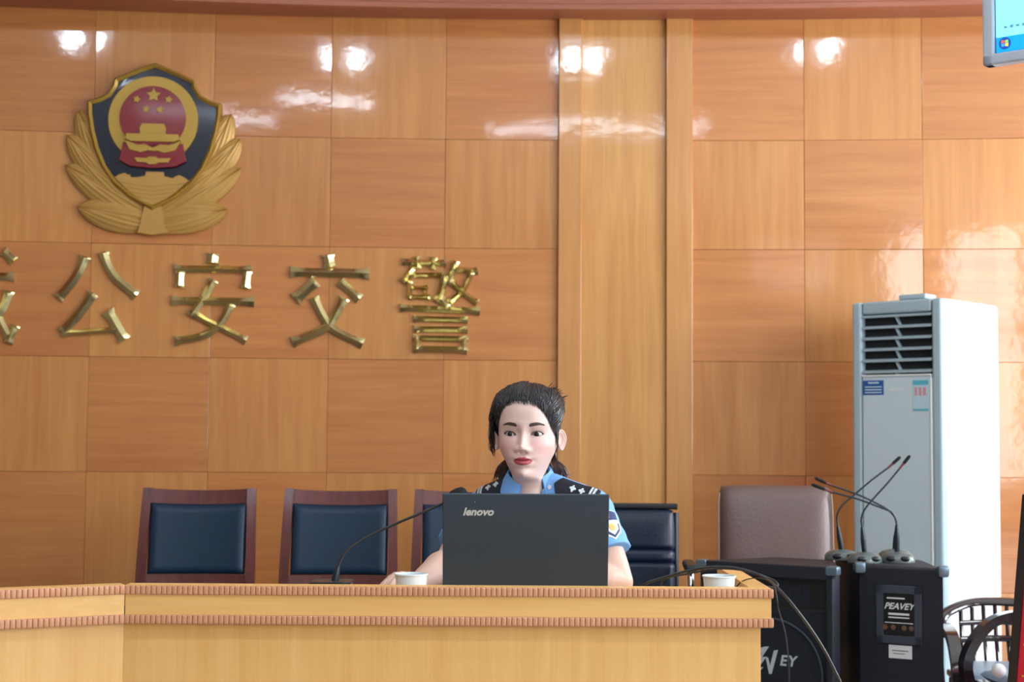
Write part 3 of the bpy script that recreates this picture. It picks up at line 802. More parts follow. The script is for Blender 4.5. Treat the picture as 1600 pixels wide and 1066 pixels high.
def brown_chair():
    Yb = 6.3; x = (1203 - 800) * Yb / F
    t = thing('leather_chair', 'brown leather chair with creased padded back, behind the loudspeakers', 'chair', (x, Yb - .2, 0), R(-6))
    M0 = Matrix.Translation((0, .2, .69)) @ Matrix.Rotation(R(-10), 4, 'X')
    m = MB(); rnd = random.Random(3)
    creases = [(rnd.uniform(-.9, .9), rnd.uniform(-.9, -.25), rnd.uniform(-.3, .3), rnd.uniform(.25, .5)) for _ in range(12)]
    W_, H2, D_ = .455, .53, .10
    def fn(u, v, f):
        a, b = 2 * u - 1, 2 * v - 1
        k = max(0, 1 - abs(a) ** 7) ** .5 * max(0, 1 - abs(b) ** 7) ** .5
        y = (-D_ / 2 if f else D_ / 2) * k
        if f:
            for cx, cy, sl, ln in creases:
                dd_ = (b - cy - sl * (a - cx) - .12 * (a - cx) ** 2); y += .010 * math.exp(-(dd_ / .045) ** 2) * math.exp(-((a - cx) / ln) ** 2)
            y += -.008 * math.sin(PI * v)
        return M0 @ Vector((a * W_ / 2 * (1 + .0 * v) * (1 - .04 * abs(b) ** 8), y, b * H2 / 2 * (1 - .03 * abs(a) ** 8)))
    m.grid(lambda u, v: fn(u, v, 1), 70, 80); m.grid(lambda u, v: fn(u, v, 0), 30, 30)
    m.build('backrest', M_brownl, t)
    M_pipe = mat('pale_brown_piping', (150, 125, 112), .5)
    m = MB(); m.tube([fn(0, v / 20, 0) + Vector((-.002, -.03, 0)) for v in range(1, 20)], .0035, 8); m.build('edge_piping', M_pipe, t)
    m = MB(); m.tube([fn(1, v / 20, 0) + Vector((.002, -.03, 0)) for v in range(1, 20)], .0035, 8); m.build('edge_piping', M_pipe, t)
    m = MB(); cushion(m, .5, .48, .12, Matrix.Translation((0, -.06, .42)) @ Matrix.Rotation(R(90), 4, 'X'), 6); m.build('seat', M_brownl, t)
    m = MB(); m.tube([M0 @ Vector((0, .03, -.1)), M0 @ Vector((0, .05, -.27)), (0, .05, .36)], .02, 10); m.build('back_support', M_black, t)
    m = MB(); m.lathe([(.03, .08), (.03, .37)], 20); m.build('gas_column', M_chrome, t)
    for k in range(5):
        a = k * 2 * PI / 5; m = MB(); m.tube([(0, 0, .09), (.27 * math.cos(a), .27 * math.sin(a), .05)], [.024, .015], 10); leg = m.build('star_leg', M_black, t)
        m = MB(); m.ball((.27 * math.cos(a), .27 * math.sin(a), .025), .025, None, 12, 8); m.build('caster', M_black, leg)
brown_chair()

# ------------------------------------------------------------------ loudspeakers
M_tolex = mat('black_carpeted_cabinet', (16, 23, 36), .55, bump=.25, bscale=350)
M_grille = mat('black_perforated_grille', (16, 24, 36), .45, .4, bump=.5, bscale=500)
M_corner = mat('dull_metal_corner', (112, 134, 150), .32, .7)
M_white = mat('white_print', (225, 230, 232), .5)
M_ring = mat('grey_cone_surround', (70, 82, 94), .4)
M_dplate = mat('grey_jack_plate', (66, 74, 86), .45, .3)
SH = .708
def speaker_cab(plan, name_loc, label, zb=0.0):
    """plan: world xy outline; returns thing"""
    t = thing('loudspeaker', label, 'loudspeaker', name_loc)
    m = MB(); m.prism(plan, SH - .012, None, .012, 3, .01); m.build('cabinet', M_tolex, t, True)
    return t
# left loudspeaker: front turned to the left
P1 = Vector((.691, 5.53)); P2 = Vector((1.100, 5.26)); u_ = (P2 - P1).normalized(); n_ = Vector((-u_.y, u_.x))
WS = (P2 - P1).length
pl = [P1, P2, P2 + n_ * .05, P2 + n_ * .33 - u_ * .13, P1 + n_ * .33 + u_ * .13, P1 + n_ * .05]
sp = speaker_cab([tuple(p) for p in pl], ((P1 + P2) / 2 + n_ * .15).to_3d(), 'black loudspeaker seen from the front, with grille and white logo, beside the desk')
MS = frame(Vector((P1.x, P1.y, 0)), u_.to_3d(), (0, 0, 1))       # x along the face, y up, z to the room
m = MB()
for (x0, y0, x1, y1) in ((-.004, SH - .045, WS + .004, SH + .002), (-.004, .0, WS + .004, .04), (-.004, .03, .022, SH - .02), (WS - .022, .03, WS + .004, SH - .02)):
    m.box(((x0 + x1) / 2, (y0 + y1) / 2, .008), (x1 - x0, y1 - y0, .03), .006, MS)
m.build('front_frame', M_tolex, sp, True)
m = MB(); m.prism([(.03, .56), (WS - .03, .56), (WS - .03, SH - .055), (.03, SH - .055)], .006, MS, .003, 2, -.004)
horn = m.build('horn_plate', M_black, sp, True)
m = MB()
def hornfn(u, v):
    r = 1 - .55 * v; return MS @ Vector((WS / 2 + (2 * u - 1) * .15 * r * (1 if True else 1), .56, .006 - .05 * v))
for k in range(4):
    s = 1 - k * .2; m.prism([(WS / 2 - .16 * s, .606 - .036 * s), (WS / 2 + .16 * s, .606 - .036 * s), (WS / 2 + .16 * s, .606 + .036 * s), (WS / 2 - .16 * s, .606 + .036 * s)], .0015, MS, 0, 1, .002 + k * .0015)
m.build('horn_mouth', M_grille, horn, True)
m = MB(); m.prism([(.026, .03), (WS - .026, .03), (WS - .026, .548), (.026, .548)], .006, MS, .003, 2, .0)
gr = m.build('grille', M_grille, sp, True)
m = MB(); m.tube([MS @ Vector((WS * .53 + .19 * math.cos(a), .33 + .19 * math.sin(a), .008)) for a in [2 * PI * k / 64 for k in range(64)]], .007, 8, True, flat=.5)
m.build('woofer_ring', M_ring, gr, True)
m = MB()                                            # lightning logo: jagged initial and small letters
cx_, cy_ = .245, .372; k_s = .043
for poly in ([(-1.7, .62), (-.2, 1.15), (.2, 1.2), (-.42, .28), (.0, .38), (-.72, -.55), (-.30, -.5), (-1.05, -1.3), (-.62, -.15), (-1.0, -.2), (-.45, .62)],
             [(-.1, .30), (.12, .30), (.28, -.35), (.62, .9), (.98, .98), (.42, -.98), (.2, -1.0)]):
    m.prism([(cx_ + x * k_s, cy_ + y * k_s) for x, y in poly], .0015, MS, 0, 1, .0065)
for q, ch_ in enumerate('EY'):
    vs, fs = text_geo(ch_, .050, .0015, .0012, .2)
    m.add(vs, fs, MS @ Matrix.Translation((cx_ + .060 + q * .032, cy_ + .006, .0075)))
m.build('logo', mat('grey_logo_print', (176, 184, 190), .5), gr, True, fix=False)
for X_ in (0.0, WS):
    m = MB(); m.box((X_, SH - .012, .008), (.045, .032, .04), .008, MS); m.build('corner_cap', M_corner, sp, True)
for X_, zz_ in ((.05, -.25), (WS - .05, -.25), (.05, -.02), (WS - .05, -.02)):
    m = MB(); m.lathe([(.018, 0), (.018, .012)], 14, Matrix.Translation((MS @ Vector((X_, 0, zz_))))); m.build('rubber_foot', M_black, sp, True)
# right loudspeaker: back side with jack plate towards the room
A_ = Vector((1.197, 5.70)); B_ = Vector((1.22 , 5.41)); C_ = Vector((670 / 455, 5.27)); D_ = Vector((1.50, 5.62)); E_ = Vector((1.38, 5.84))
sp2 = speaker_cab([tuple(p) for p in (A_, B_, C_, D_, E_)], (1.37, 5.57, 0), 'black loudspeaker turned away, jack plate showing and conference microphones on top')
u2 = (C_ - B_).normalized(); W2 = (C_ - B_).length
M2 = frame(Vector((B_.x, B_.y, 0)), u2.to_3d(), (0, 0, 1))
# plate px 1370..1440, y 916..1005
def onp(px, py):
    """point of the jack side plane seen at a photo pixel, as local (x, y)"""
    d = ray(px, py); o = Vector((0, 0, CAMZ)); n3 = M2.col[2].to_3d(); p0 = Vector((B_.x, B_.y, 0))
    t = (p0 - o).dot(n3) / d.dot(n3); q = M2.inverted() @ (o + d * t); return q.x, q.y
xa, ya = onp(1370, 1004); xb, yb = onp(1440, 917)
m = MB(); xi, yi = (xb - xa) * .16, (yb - ya) * .14
for r in ((xa, ya, xb, ya + yi), (xa, yb - yi, xb, yb), (xa, ya, xa + xi, yb), (xb - xi, ya, xb, yb)):
    m.box(((r[0] + r[2]) / 2, (r[1] + r[3]) / 2, .002), (r[2] - r[0], r[3] - r[1], .012), .002, M2)
plate = m.build('jack_plate', M_dplate, sp2, True)
m = MB(); m.box(((xa + xb) / 2, (ya + yb) / 2, -.001), (xb - xa - xi, yb - ya - yi, .008), 0, M2); m.build('jack_recess', M_black, plate, True)
m = MB(); xm, ym = (xa + xb) / 2, (ya + yb) / 2; Wp, Hp = xb - xa, yb - ya
vs, fs = text_geo('PEAVEY', .030, .001, .0006, .35); m.add(vs, fs, M2 @ Matrix.Translation((xm, ym + Hp * .14, .0045)))
m.box((xm, ym + Hp * .01, .004), (Wp * .46, Hp * .035, .001), 0, M2); m.box((xm, ym - Hp * .05, .004), (Wp * .46, Hp * .02, .001), 0, M2)
m.box((xm - .01, ym + Hp * .28, .004), (Wp * .4, Hp * .025, .001), 0, M2); m.box((xm, ym - Hp * .14, .004), (Wp * .62, Hp * .012, .001), 0, M2)
m.build('printed_lettering', M_white, plate, True, fix=False)
for k in (-.3, -.12, .12, .28):
    m = MB(); m.lathe([(.009, 0), (.009, .003), (.005, .003), (.005, .001), (0, .001)], 16, M2 @ Matrix.Translation((xm + Wp * k, ym - Hp * .22, .0035))); m.build('jack_socket', M_chrome, plate, True)
xa, ya = onp(1389, 1028); xb, yb = onp(1425, 1010)
m = MB(); m.box(((xa + xb) / 2, (ya + yb) / 2, .001), (xb - xa, yb - ya, .003), .0005, M2); lb = m.build('paper_label', M_white, sp2, True)
m = MB(); m.box(((xa + xb) / 2, (ya + yb) / 2 + .004, .003), ((xb - xa) * .7, .004, .0008), 0, M2); m.box(((xa + xb) / 2 - .004, (ya + yb) / 2 - .006, .003), ((xb - xa) * .5, .003, .0008), 0, M2); m.build('faded_print', M_print, lb, True)
for p in (B_, C_):
    m = MB(); m.box((p.x, p.y, SH - .012), (.04, .04, .04), .01); m.build('corner_cap', M_corner if p is not A_ else M_tolex, sp2, True)
for q in ((A_ + Vector((.06, 0))), B_ + Vector((.03, .05)), C_ + Vector((-.02, .06)), D_ + Vector((-.06, .0))):
    m = MB(); m.lathe([(.018, 0), (.018, .012)], 14, Matrix.Translation((q.x, q.y, 0))); m.build('rubber_foot', M_black, sp2, True)

# ------------------------------------------------------------------ conference microphones on the right loudspeaker
M_base = mat('grey_conference_base', (98, 108, 108), .3, .3)
M_redring = mat('red_status_ring', (110, 44, 52), .4)
def conf_mic(px, py, Y, stem, rz, label, hidden=False):
    p = at(px, py, Y); p.z = SH - .0015
    t = thing('conference_microphone', label, 'microphone', p, 0, 'conference microphones on the loudspeaker')
    m = MB(); Mz = Matrix.Rotation(rz, 4, 'Z')
    def fn(u, v):
        a = 2 * PI * u; prof = [(.0, 0), (1, 0), (1.0, .006), (.97, .02), (.8, .033), (.45, .040), (.16, .043), (.0, .043)]
        r, z = prof[int(round(v * 7))]; return Mz @ Vector((r * .062 * math.cos(a), r * .05 * math.sin(a), z * .85 + .0))
    m.grid(fn, 40, 8, True); b = m.build('base', M_base, t)
    for s in (-1, 1):
        m = MB(); m.ball((s * .024, -.043, .014), (.018, .010, .010), Mz, 14, 8); m.build('base_button', M_black, b)
    a = at(stem[0][0], stem[0][1], Y); m = MB()
    d0 = (p.x, p.y, p.z + .03)
    m.tube([d0, (p.x + (a.x - p.x) * .5, Y, (p.z + .03 + a.z) / 2), a], [.009, .010, .0055], 12); m.build('socket', M_mic, t, True)
    q = catmull([at(x, y, Y) for x, y in stem[:-1]], 6); m = MB(); m.tube(q, .0034, 10); st = m.build('stem', M_mic, t, True)
    a, b_ = at(*stem[-2], Y), at(*stem[-1], Y); d = (b_ - a)
    m = MB(); m.tube([a, a + d * .35], [.0042, .0046], 12); m.build('status_ring', M_redring, t, True)
    m = MB(); m.tube([a + d * .35, a + d * .45, a + d * .9, b_], [.0048, .0062, .0062, .003], 14); m.build('microphone_head', M_foam, t, True)
conf_mic(1315, 866, 5.62, [(1309, 822), (1308, 806), (1316, 790), (1333, 775), (1360, 752), (1388, 731), (1407, 714)], 0, 'leftmost conference microphone on the loudspeaker, stem bending right')
conf_mic(1351, 872, 5.50, [(1347, 824), (1346, 810), (1352, 795), (1366, 778), (1386, 756), (1406, 732), (1422, 712)], .1, 'middle conference microphone in front, long stem reaching furthest up and right')
conf_mic(1402, 869, 5.52, [(1401, 820), (1399, 810), (1392, 800), (1375, 793), (1340, 780), (1300, 769), (1268, 757)], -.2, 'right-hand conference microphone whose stem bends left, lower head')
conf_mic(1398, 866, 5.66, [(1401, 824), (1400, 812), (1390, 799), (1374, 789), (1340, 773), (1300, 759), (1273, 747)], .2, 'conference microphone behind the right-hand one, slightly higher head at left')

# ------------------------------------------------------------------ standing air conditioner
M_acw = mat('white_ac_casing', (236, 240, 242), .4)
M_acf = mat('glossy_pale_ac_front', (206, 226, 234), .22, coat=.6, coat_r=.1)
M_act = mat('grey_ac_trim', (172, 194, 204), .35)
M_acd = mat('dark_ac_inside', (18, 24, 30), .7)
M_blue = mat('blue_sticker', (34, 90, 160), .5)
M_cyan = mat('cyan_label', (90, 185, 205), .5)
M_pink = mat('pink_print', (215, 150, 160), .5)
M_paleb = mat('pale_blue_label', (190, 220, 232), .5)
ua = Vector((.73, -.683)).normalized(); na = Vector((-ua.y, ua.x)); WA = .425
dep = .50
Cc = Vector((676 / 370, 2400 / 370)); Cl = Cc - ua * WA
acz = CAMZ + 220 / 370
ac = thing('air_conditioner', 'tall white standing air conditioner with louvred outlet and pale glossy front', 'air conditioner', ((Cl + Cc) / 2 + na * dep / 2).to_3d())
MA = frame(Vector((Cl.x, Cl.y, 0)), ua.to_3d(), (0, 0, 1))      # x along the front, y up, z towards the room
m = MB(); m.box((WA / 2, acz / 2, -dep / 2 - .02), (WA, acz, dep), .018, MA, 4); body = m.build('casing', M_acw, ac, True)
m = MB()
for k in range(9): m.box((0, 0, 0), (.004, .62, .006), 0, MA @ Matrix.Translation((WA + .0005, .55, -.07 - k * .013)))
m.build('side_ribs', M_acw, body, True)
m = MB()
tx = .048
m.box((tx / 2 - .003, acz / 2, .0), (tx, acz - .004, .05), .014, MA, 4); m.build('front_pillar', M_act, ac, True)
m = MB(); m.box((WA - tx / 2 + .003, acz / 2, .0), (tx, acz - .004, .05), .014, MA, 4); m.build('front_pillar', M_act, ac, True)
m = MB(); m.box((WA / 2, acz - .03, .0), (WA - 2 * tx, .055, .045), .01, MA, 3); m.build('top_cover', M_act, ac, True)
zt_, zb_ = acz - .058, acz - .325
m = MB(); m.box((WA / 2, (zt_ + zb_) / 2, -.012), (WA - 2 * tx, zt_ - zb_, .01), 0, MA); m.build('outlet_recess', M_acd, ac, True)
for k in range(6):
    z_ = zt_ - .008 - k * .0485
    m = MB(); m.box((0, 0, 0), (WA - 2 * tx, .010, .034), .003, MA @ Matrix.Translation((WA / 2, z_, .008)) @ Matrix.Rotation(R(14), 4, 'X')); m.build('louvre', M_act, ac, True)
m = MB()
for k in range(6):
    z_ = zt_ - .03 - k * .0485
    m.box((0, 0, 0), (.008, .048, .02), .001, MA @ Matrix.Translation((WA / 2 + .0, z_, .0)) @ Matrix.Rotation(R(28), 4, 'Z'))
m.build('vertical_vane', M_act, ac, True)
m = MB(); m.box((WA / 2, zb_ / 2 + .01, .004), (WA - 2 * tx, zb_ - .03, .04), .006, MA, 3); fp = m.build('front_panel', M_acf, ac, True)
m = MB(); m.box((WA / 2, zb_ - .002, .012), (WA - 2 * tx, .008, .034), .002, MA); m.box((WA - tx - .001, zb_ / 2, .012), (.008, zb_ - .03, .030), .002, MA); m.build('panel_edge', M_acw, fp, True)
def stick(m, x0, y0, x1, y1, z=.0246): m.box(((x0 + x1) / 2, (y0 + y1) / 2, z), (abs(x1 - x0), abs(y1 - y0), .0012), 0, MA)
m = MB(); stick(m, tx + .004, zb_ - .085, tx + .105, zb_ - .022); b1 = m.build('blue_sticker', M_blue, fp, True)
m = MB(); stick(m, tx + .03, zb_ - .036, tx + .082, zb_ - .029, .0255)
for k in range(3): stick(m, tx + .014, zb_ - .048 - k * .012, tx + .096, zb_ - .053 - k * .012, .0255)
m.build('printed_line', M_paleb, b1, True)
m = MB(); x1 = WA - tx - .012; stick(m, x1 - .072, zb_ - .155, x1, zb_ - .025); b2 = m.build('energy_label', M_paleb, fp, True)
m = MB(); stick(m, x1 - .072, zb_ - .045, x1, zb_ - .025, .0255); stick(m, x1 - .072, zb_ - .155, x1, zb_ - .147, .0255); m.build('label_header', M_cyan, b2, True)
m = MB()
for k in range(3): stick(m, x1 - .064 + k * .02, zb_ - .09, x1 - .052 + k * .02, zb_ - .055, .0255)
m.build('label_print', M_pink, b2, True)
m = MB(); stick(m, WA / 2 - .032, zb_ - .068, WA / 2 + .032, zb_ - .060); m.build('badge', M_white, fp, True)
m = MB(); m.box((WA / 2 + .06, acz + .012, -.06), (.13, .024, .1), .008, MA, 3); m.build('top_box', M_act, ac, True)
# ------------------------------------------------------------------ monitor high on the right
M_bez = mat('pale_grey_bezel', (176, 184, 196), .35)
M_s1 = mat('cyan_screen', (120, 215, 248), .3, emis=1.0)
M_s2 = mat('blue_taskbar', (0, 140, 225), .3, emis=.9)
M_s3 = mat('start_orb_blue', (20, 70, 160), .3, emis=.6)
def monitor():
    Y = 4.2; p = at(1537, 104, Y); dirx = Vector((.77, -.62, 0)).normalized()
    MM = frame(p, dirx, (0, 0, 1)); W_, H_m = .56, .36
    t = thing('monitor', 'pale grey monitor with a lit blue screen hanging at the top right corner', 'monitor', p + dirx * .28 + Vector((0, 0, 0)))
    m = MB(); bz = .031
    for r in ((0, 0, W_, bz), (0, H_m - bz, W_, H_m), (0, 0, bz, H_m), (W_ - bz, 0, W_, H_m)):
        m.box(((r[0] + r[2]) / 2, (r[1] + r[3]) / 2, -.012), (r[2] - r[0], r[3] - r[1], .04), .006, MM, 3)
    m.box((W_ / 2, H_m / 2, -.035), (W_ - .02, H_m - .02, .03), .01, MM); m.build('housing', M_bez, t, True)
    m = MB(); m.box((W_ / 2, H_m / 2, -.014), (W_ - 2 * bz + .006, H_m - 2 * bz + .006, .012), 0, MM); m.build('screen_surround', M_black, t, True)
    tb = .043
    m = MB(); m.box((W_ / 2, (bz + tb + H_m - bz) / 2, -.007), (W_ - 2 * bz - .006, H_m - 2 * bz - tb - .003, .003), 0, MM); sc = m.build('screen', M_s1, t, True)
    m = MB(); m.box((W_ / 2, bz + .003 + tb / 2, -.007), (W_ - 2 * bz - .006, tb, .003), 0, MM); m.build('taskbar', M_s2, sc, True)
    m = MB(); c = (bz + .028, bz + .026)
    m.prism([(c[0] + .017 * math.cos(a), c[1] + .017 * math.sin(a)) for a in [2 * PI * k / 24 for k in range(24)]], .001, MM, 0, 1, -.005); orb = m.build('start_button', M_s3, sc, True)
    for (sx, sy), cc in (((-1, 1), (235, 90, 60)), ((1, 1), (140, 210, 80)), ((-1, -1), (60, 150, 240)), ((1, -1), (250, 215, 70))):
        m = MB(); m.prism([(c[0] + sx * .001, c[1] + sy * .001), (c[0] + sx * .010, c[1] + sy * .001 + .001), (c[0] + sx * .009, c[1] + sy * .0095), (c[0] + sx * .001, c[1] + sy * .008)], .0006, MM, 0, 1, -.0039)
        m.build('flag_pane', mat('start_flag_colour', cc, .4, emis=.7), orb, True)
    m = MB()
    for k in range(7): m.box((bz + .03 + k * .017, bz + tb + .028, -.0052), (.009, .006 + .002 * (k % 2), .0008), 0, MM)
    m.build('screen_lettering', mat('faint_screen_text', (90, 150, 180), .5, emis=.35), sc, True)
    a = MM @ Vector((W_ / 2, H_m / 2, -.05)); m = MB(); m.tube([a, a + Vector((.05, .06, .0)), (a.x + .05, a.y + .06, ZC)], .018, 14); m.build('ceiling_pole', M_bez, t, True)
monitor()

# ------------------------------------------------------------------ cables at the right end of the desk
def cable(pts, r, label, name='cable'):
    q = catmull(pts, 8); c = q[len(q) // 2]
    m = MB(); m.tube(q, r, 10); M_ = Matrix.Translation(-c); m.v = [tuple(M_ @ Vector(v)) for v in m.v]
    o = m.build(name, M_cable, None, False, 60); o.location = c; return tag(o, label, 'cable')
def pp(l): return [at(x, y, Y) for x, y, Y in l]
cable([Vector((.33, 3.60, ZW + .004)), Vector((.30, 3.50, ZW + .004))] + pp([(1003, 917, 3.46), (1040, 902, 3.45), (1080, 891, 3.44), (1120, 886, 3.42), (1160, 890, 3.40), (1195, 903, 3.37), (1220, 924, 3.34), (1250, 960, 3.33), (1280, 1003, 3.33), (1303, 1045, 3.33), (1320, 1090, 3.33), (1335, 1200, 3.33), (1330, 1400, 3.33), (1300, 1520, 3.36)]), .0030,
      'thick black cable arching over the right end of the desk and down to the floor')
cable([Vector((.36, 3.66, ZW + .004)), Vector((.36, 3.52, ZW + .004))] + pp([(1035, 908, 3.47), (1080, 896, 3.46), (1120, 889, 3.44), (1165, 892, 3.43), (1200, 903, 3.42), (1214, 911, 3.41), (1212, 918, 3.40), (1190, 916, 3.40), (1168, 914, 3.42)]) + [Vector((.47, 3.44, ZW + .02)), Vector((.44, 3.50, ZW + .003))], .0022,
      'thinner black cable looping back at the corner of the desk')
cable([Vector((.40, 3.48, ZW + .003)), Vector((.465, 3.42, ZW + .004))] + pp([(1150, 918, 3.42), (1166, 906, 3.40), (1190, 904, 3.36), (1208, 912, 3.31), (1213, 930, 3.24), (1217, 955, 3.235), (1226, 985, 3.24), (1231, 1020, 3.24), (1233, 1066, 3.24), (1230, 1200, 3.24), (1235, 1500, 3.24)]), .0013,
      'thin wire hanging straight down beside the end of the desk front')

# ------------------------------------------------------------------ dark armchairs at the bottom right
M_dw2 = mat('lacquered_dark_wood', (34, 22, 26), .18, coat=1, coat_r=.08)
M_seat = mat('grey_seat_pad', (120, 140, 158), .35)
def armchair(loc, rz, label, k=1.0):
    t = thing('bentwood_armchair', label, 'armchair', loc, rz, 'dark armchairs by the loudspeaker')
    m = MB(); q = catmull([(-.27, .10, .60), (-.24, .20, .68), (-.12, .27, .735), (0, .285, .745), (.12, .27, .735), (.24, .20, .68), (.27, .10, .60)], 8)
    m.tube(q, .026, 10, flat=.8); m.build('top_rail', M_dw2, t)
    for i in range(7):
        x = -.15 + i * .05; m = MB(); y = .275 - .6 * x * x
        m.tube([(x, y - .05, .44), (x, y - .015, .58), (x, y, .725 - .8 * x * x)], .009, 8); m.build('back_slat', M_dw2, t)
    m = MB(); m.tube(catmull([(-.16, .225, .56), (0, .25, .565), (.16, .225, .56)], 6), .011, 8, flat=1.5); m.tube(catmull([(-.16, .24, .64), (0, .262, .645), (.16, .24, .64)], 6), .009, 8, flat=1.5); m.build('cross_rail', M_dw2, t)
    m = MB(); cushion(m, .44, .42, .06, Matrix.Translation((0, -.0, .44)) @ Matrix.Rotation(R(90), 4, 'X'), 6); m.build('seat', M_seat, t)
    m = MB(); m.box((0, .0, .40), (.45, .43, .035), .01); m.build('seat_frame', M_dw2, t)
    for s in (-1, 1):                                # broad bent loop that is arm and front leg in one
        pts = [(s * .27, .17, .42), (s * .275, .20, .52), (s * .275, .13, .625), (s * .275, -.0, .655), (s * .275, -.13, .625), (s * .275, -.21, .52), (s * .275, -.22, .42), (s * .27, -.16, .30), (s * .27, -.0, .26), (s * .27, .13, .31)]
        q = catmull(pts + pts[:1], 6)[:-1]
        m = MB(); vs = []; fs = []; n = len(q)
        cen = Vector((s * .275, -.01, .45))
        for p in q:
            r = (p - cen); r.x = 0; r.normalize()
            for dx, dr in ((-.024, -.017), (.024, -.017), (.024, .017), (-.024, .017)): vs.append(p + Vector((dx, 0, 0)) + r * dr)
        for i in range(n):
            for j in range(4): fs.append((i * 4 + j, i * 4 + (j + 1) % 4, ((i + 1) % n) * 4 + (j + 1) % 4, ((i + 1) % n) * 4 + j))
        m.add(vs, fs); m.build('arm_loop', M_dw2, t, angle=50)
        for yy in (-.19, .2):
            m = MB(); m.tube([(s * .2, yy * .9, .39), (s * .225, yy, 0)], [.02, .014], 10); m.build('leg', M_dw2, t)
    return t
ac1 = armchair((1.78, 5.50, 0), R(-4), 'dark armchair with curved top rail and slats, right behind the loudspeaker')
ac1.scale = (.85, .9, .73)
ac2 = armchair((1.75, 4.91, 0), R(-84), 'dark armchair with a broad ring-shaped arm, in front at the bottom right')
ac2.scale = (.95, .95, .86)
wb = MB(); wb.ball((0, 0, .022), .022); wbo = wb.build('white_ball', mat('white_plastic_ball', (225, 230, 232), .4)); wbo.location = (1.53, 4.86, .402)
tag(wbo, 'small white round object on the armchair seat, seen through the ring-shaped arm', 'ball')
# ------------------------------------------------------------------ red display board at the right edge
M_red = mat('red_display_print', (196, 20, 44), .45)
M_goldt = mat('gold_print', (200, 150, 50), .5)
def board():
    Y = 4.3; a = at(1599, 772, Y); b = at(1576, 1066, Y); d = (a - b).normalized()
    bt = b + d * (-(b.z - .02) / d.z)
    px = Vector((.82, -.57, 0)).normalized()
    px = (px - d * px.dot(d)).normalized(); MBd = frame(bt, px, d); H = (a - bt).length
    t = thing('display_board', 'red display board with gold lettering in a black frame, at the right edge', 'display board', (bt.x + .3, bt.y - .2, 0))
    m = MB()
    m.box((.012, H / 2, 0), (.024, H, .03), .004, MBd); m.box((.66, H / 2, 0), (.024, H, .03), .004, MBd)
    m.box((.336, .012, 0), (.67, .024, .03), .004, MBd); m.box((.336, H - .012, 0), (.67, .024, .03), .004, MBd); m.build('frame', M_black, t, True)
    m = MB(); m.box((.336, H / 2, 0), (.63, H - .04, .012), 0, MBd); pn = m.build('red_panel', M_red, t, True)
    m = MB(); rnd = random.Random(8)
    for i in range(22):
        for j in range(5):
            x = .05 + j * .13; y = .06 + i * .03; 
            if y > H - .28: continue
            for k in range(3): m.box((x + rnd.uniform(-.01, .04), y + rnd.uniform(-.008, .008), .0066), (rnd.uniform(.006, .022), rnd.uniform(.003, .009), .0012), 0, MBd)
    m.build('gold_lettering', M_goldt, pn, True)
    m = MB(); m.ball((.012, H + .006, 0), .010, MBd, 12, 8); m.build('corner_knob', M_chrome, t, True)
    m = MB(); m.tube([MBd @ Vector((.33, H - .06, -.02)), Vector((bt.x + .42, bt.y + .25, .01))], .012, 8); m.build('back_strut', M_black, t, True)
board()
# ------------------------------------------------------------------ the officer
M_shirt = mat('light_blue_shirt', (112, 166, 226), .75, bump=.12, bscale=30)
M_shirtd = mat('blue_shirt_stitching', (70, 118, 190), .8)
M_trous = mat('dark_navy_trousers', (24, 28, 44), .8)
M_epau = mat('black_epaulette_cloth', (16, 20, 32), .8)
M_silver = mat('silver_insignia', (206, 212, 216), .35, .4)
M_patchn = mat('navy_sleeve_patch', (44, 60, 108), .7)
M_patchg = mat('yellow_patch_thread', (214, 184, 110), .7)
M_patchw = mat('white_patch_thread', (228, 234, 240), .7)
M_patchr = mat('pinkish_patch_thread', (176, 120, 130), .7)
M_brow = mat('dark_lash', (30, 20, 20), .6)
M_eyew = mat('eye_white', (196, 184, 182), .3, coat=.25)
M_iris = mat('brown_iris', (34, 20, 16), .3, coat=.2, spec=.3)
M_pupil = mat('pupil', (5, 4, 4), .3, coat=.2)
M_shoe = mat('black_shoe', (14, 14, 16), .3)
def hair_mat(name, dark, light, sc=(260, 260, 14)):
    m = mat(name, dark, .42, spec=.5); nt = m.node_tree; L = nt.links; b = nt.nodes['Principled BSDF']
    tc = nt.nodes.new('ShaderNodeTexCoord'); n = nt.nodes.new('ShaderNodeTexNoise'); n.inputs['Scale'].default_value = 90; n.inputs['Detail'].default_value = 4
    L.new(tc.outputs['Object'], n.inputs['Vector'])
    cr = nt.nodes.new('ShaderNodeValToRGB'); cr.color_ramp.elements[0].position = .35; cr.color_ramp.elements[1].position = .75
    cr.color_ramp.elements[0].color = lin(dark) + (1,); cr.color_ramp.elements[1].color = lin(light) + (1,)
    L.new(n.outputs['Fac'], cr.inputs['Fac']); L.new(cr.outputs['Color'], b.inputs['Base Color']); return m
M_hair = hair_mat('black_hair', (20, 17, 20), (46, 40, 42))
M_hairb = hair_mat('brown_hair', (62, 40, 34), (112, 78, 64))
def skin_mat():
    m = mat('skin', (222, 186, 172), .42, sub=.12, spec=.4); nt = m.node_tree; a = nt.nodes.new('ShaderNodeAttribute'); a.attribute_name = 'paint'
    nt.links.new(a.outputs['Color'], nt.nodes['Principled BSDF'].inputs['Base Color']); return m
M_skin = skin_mat()

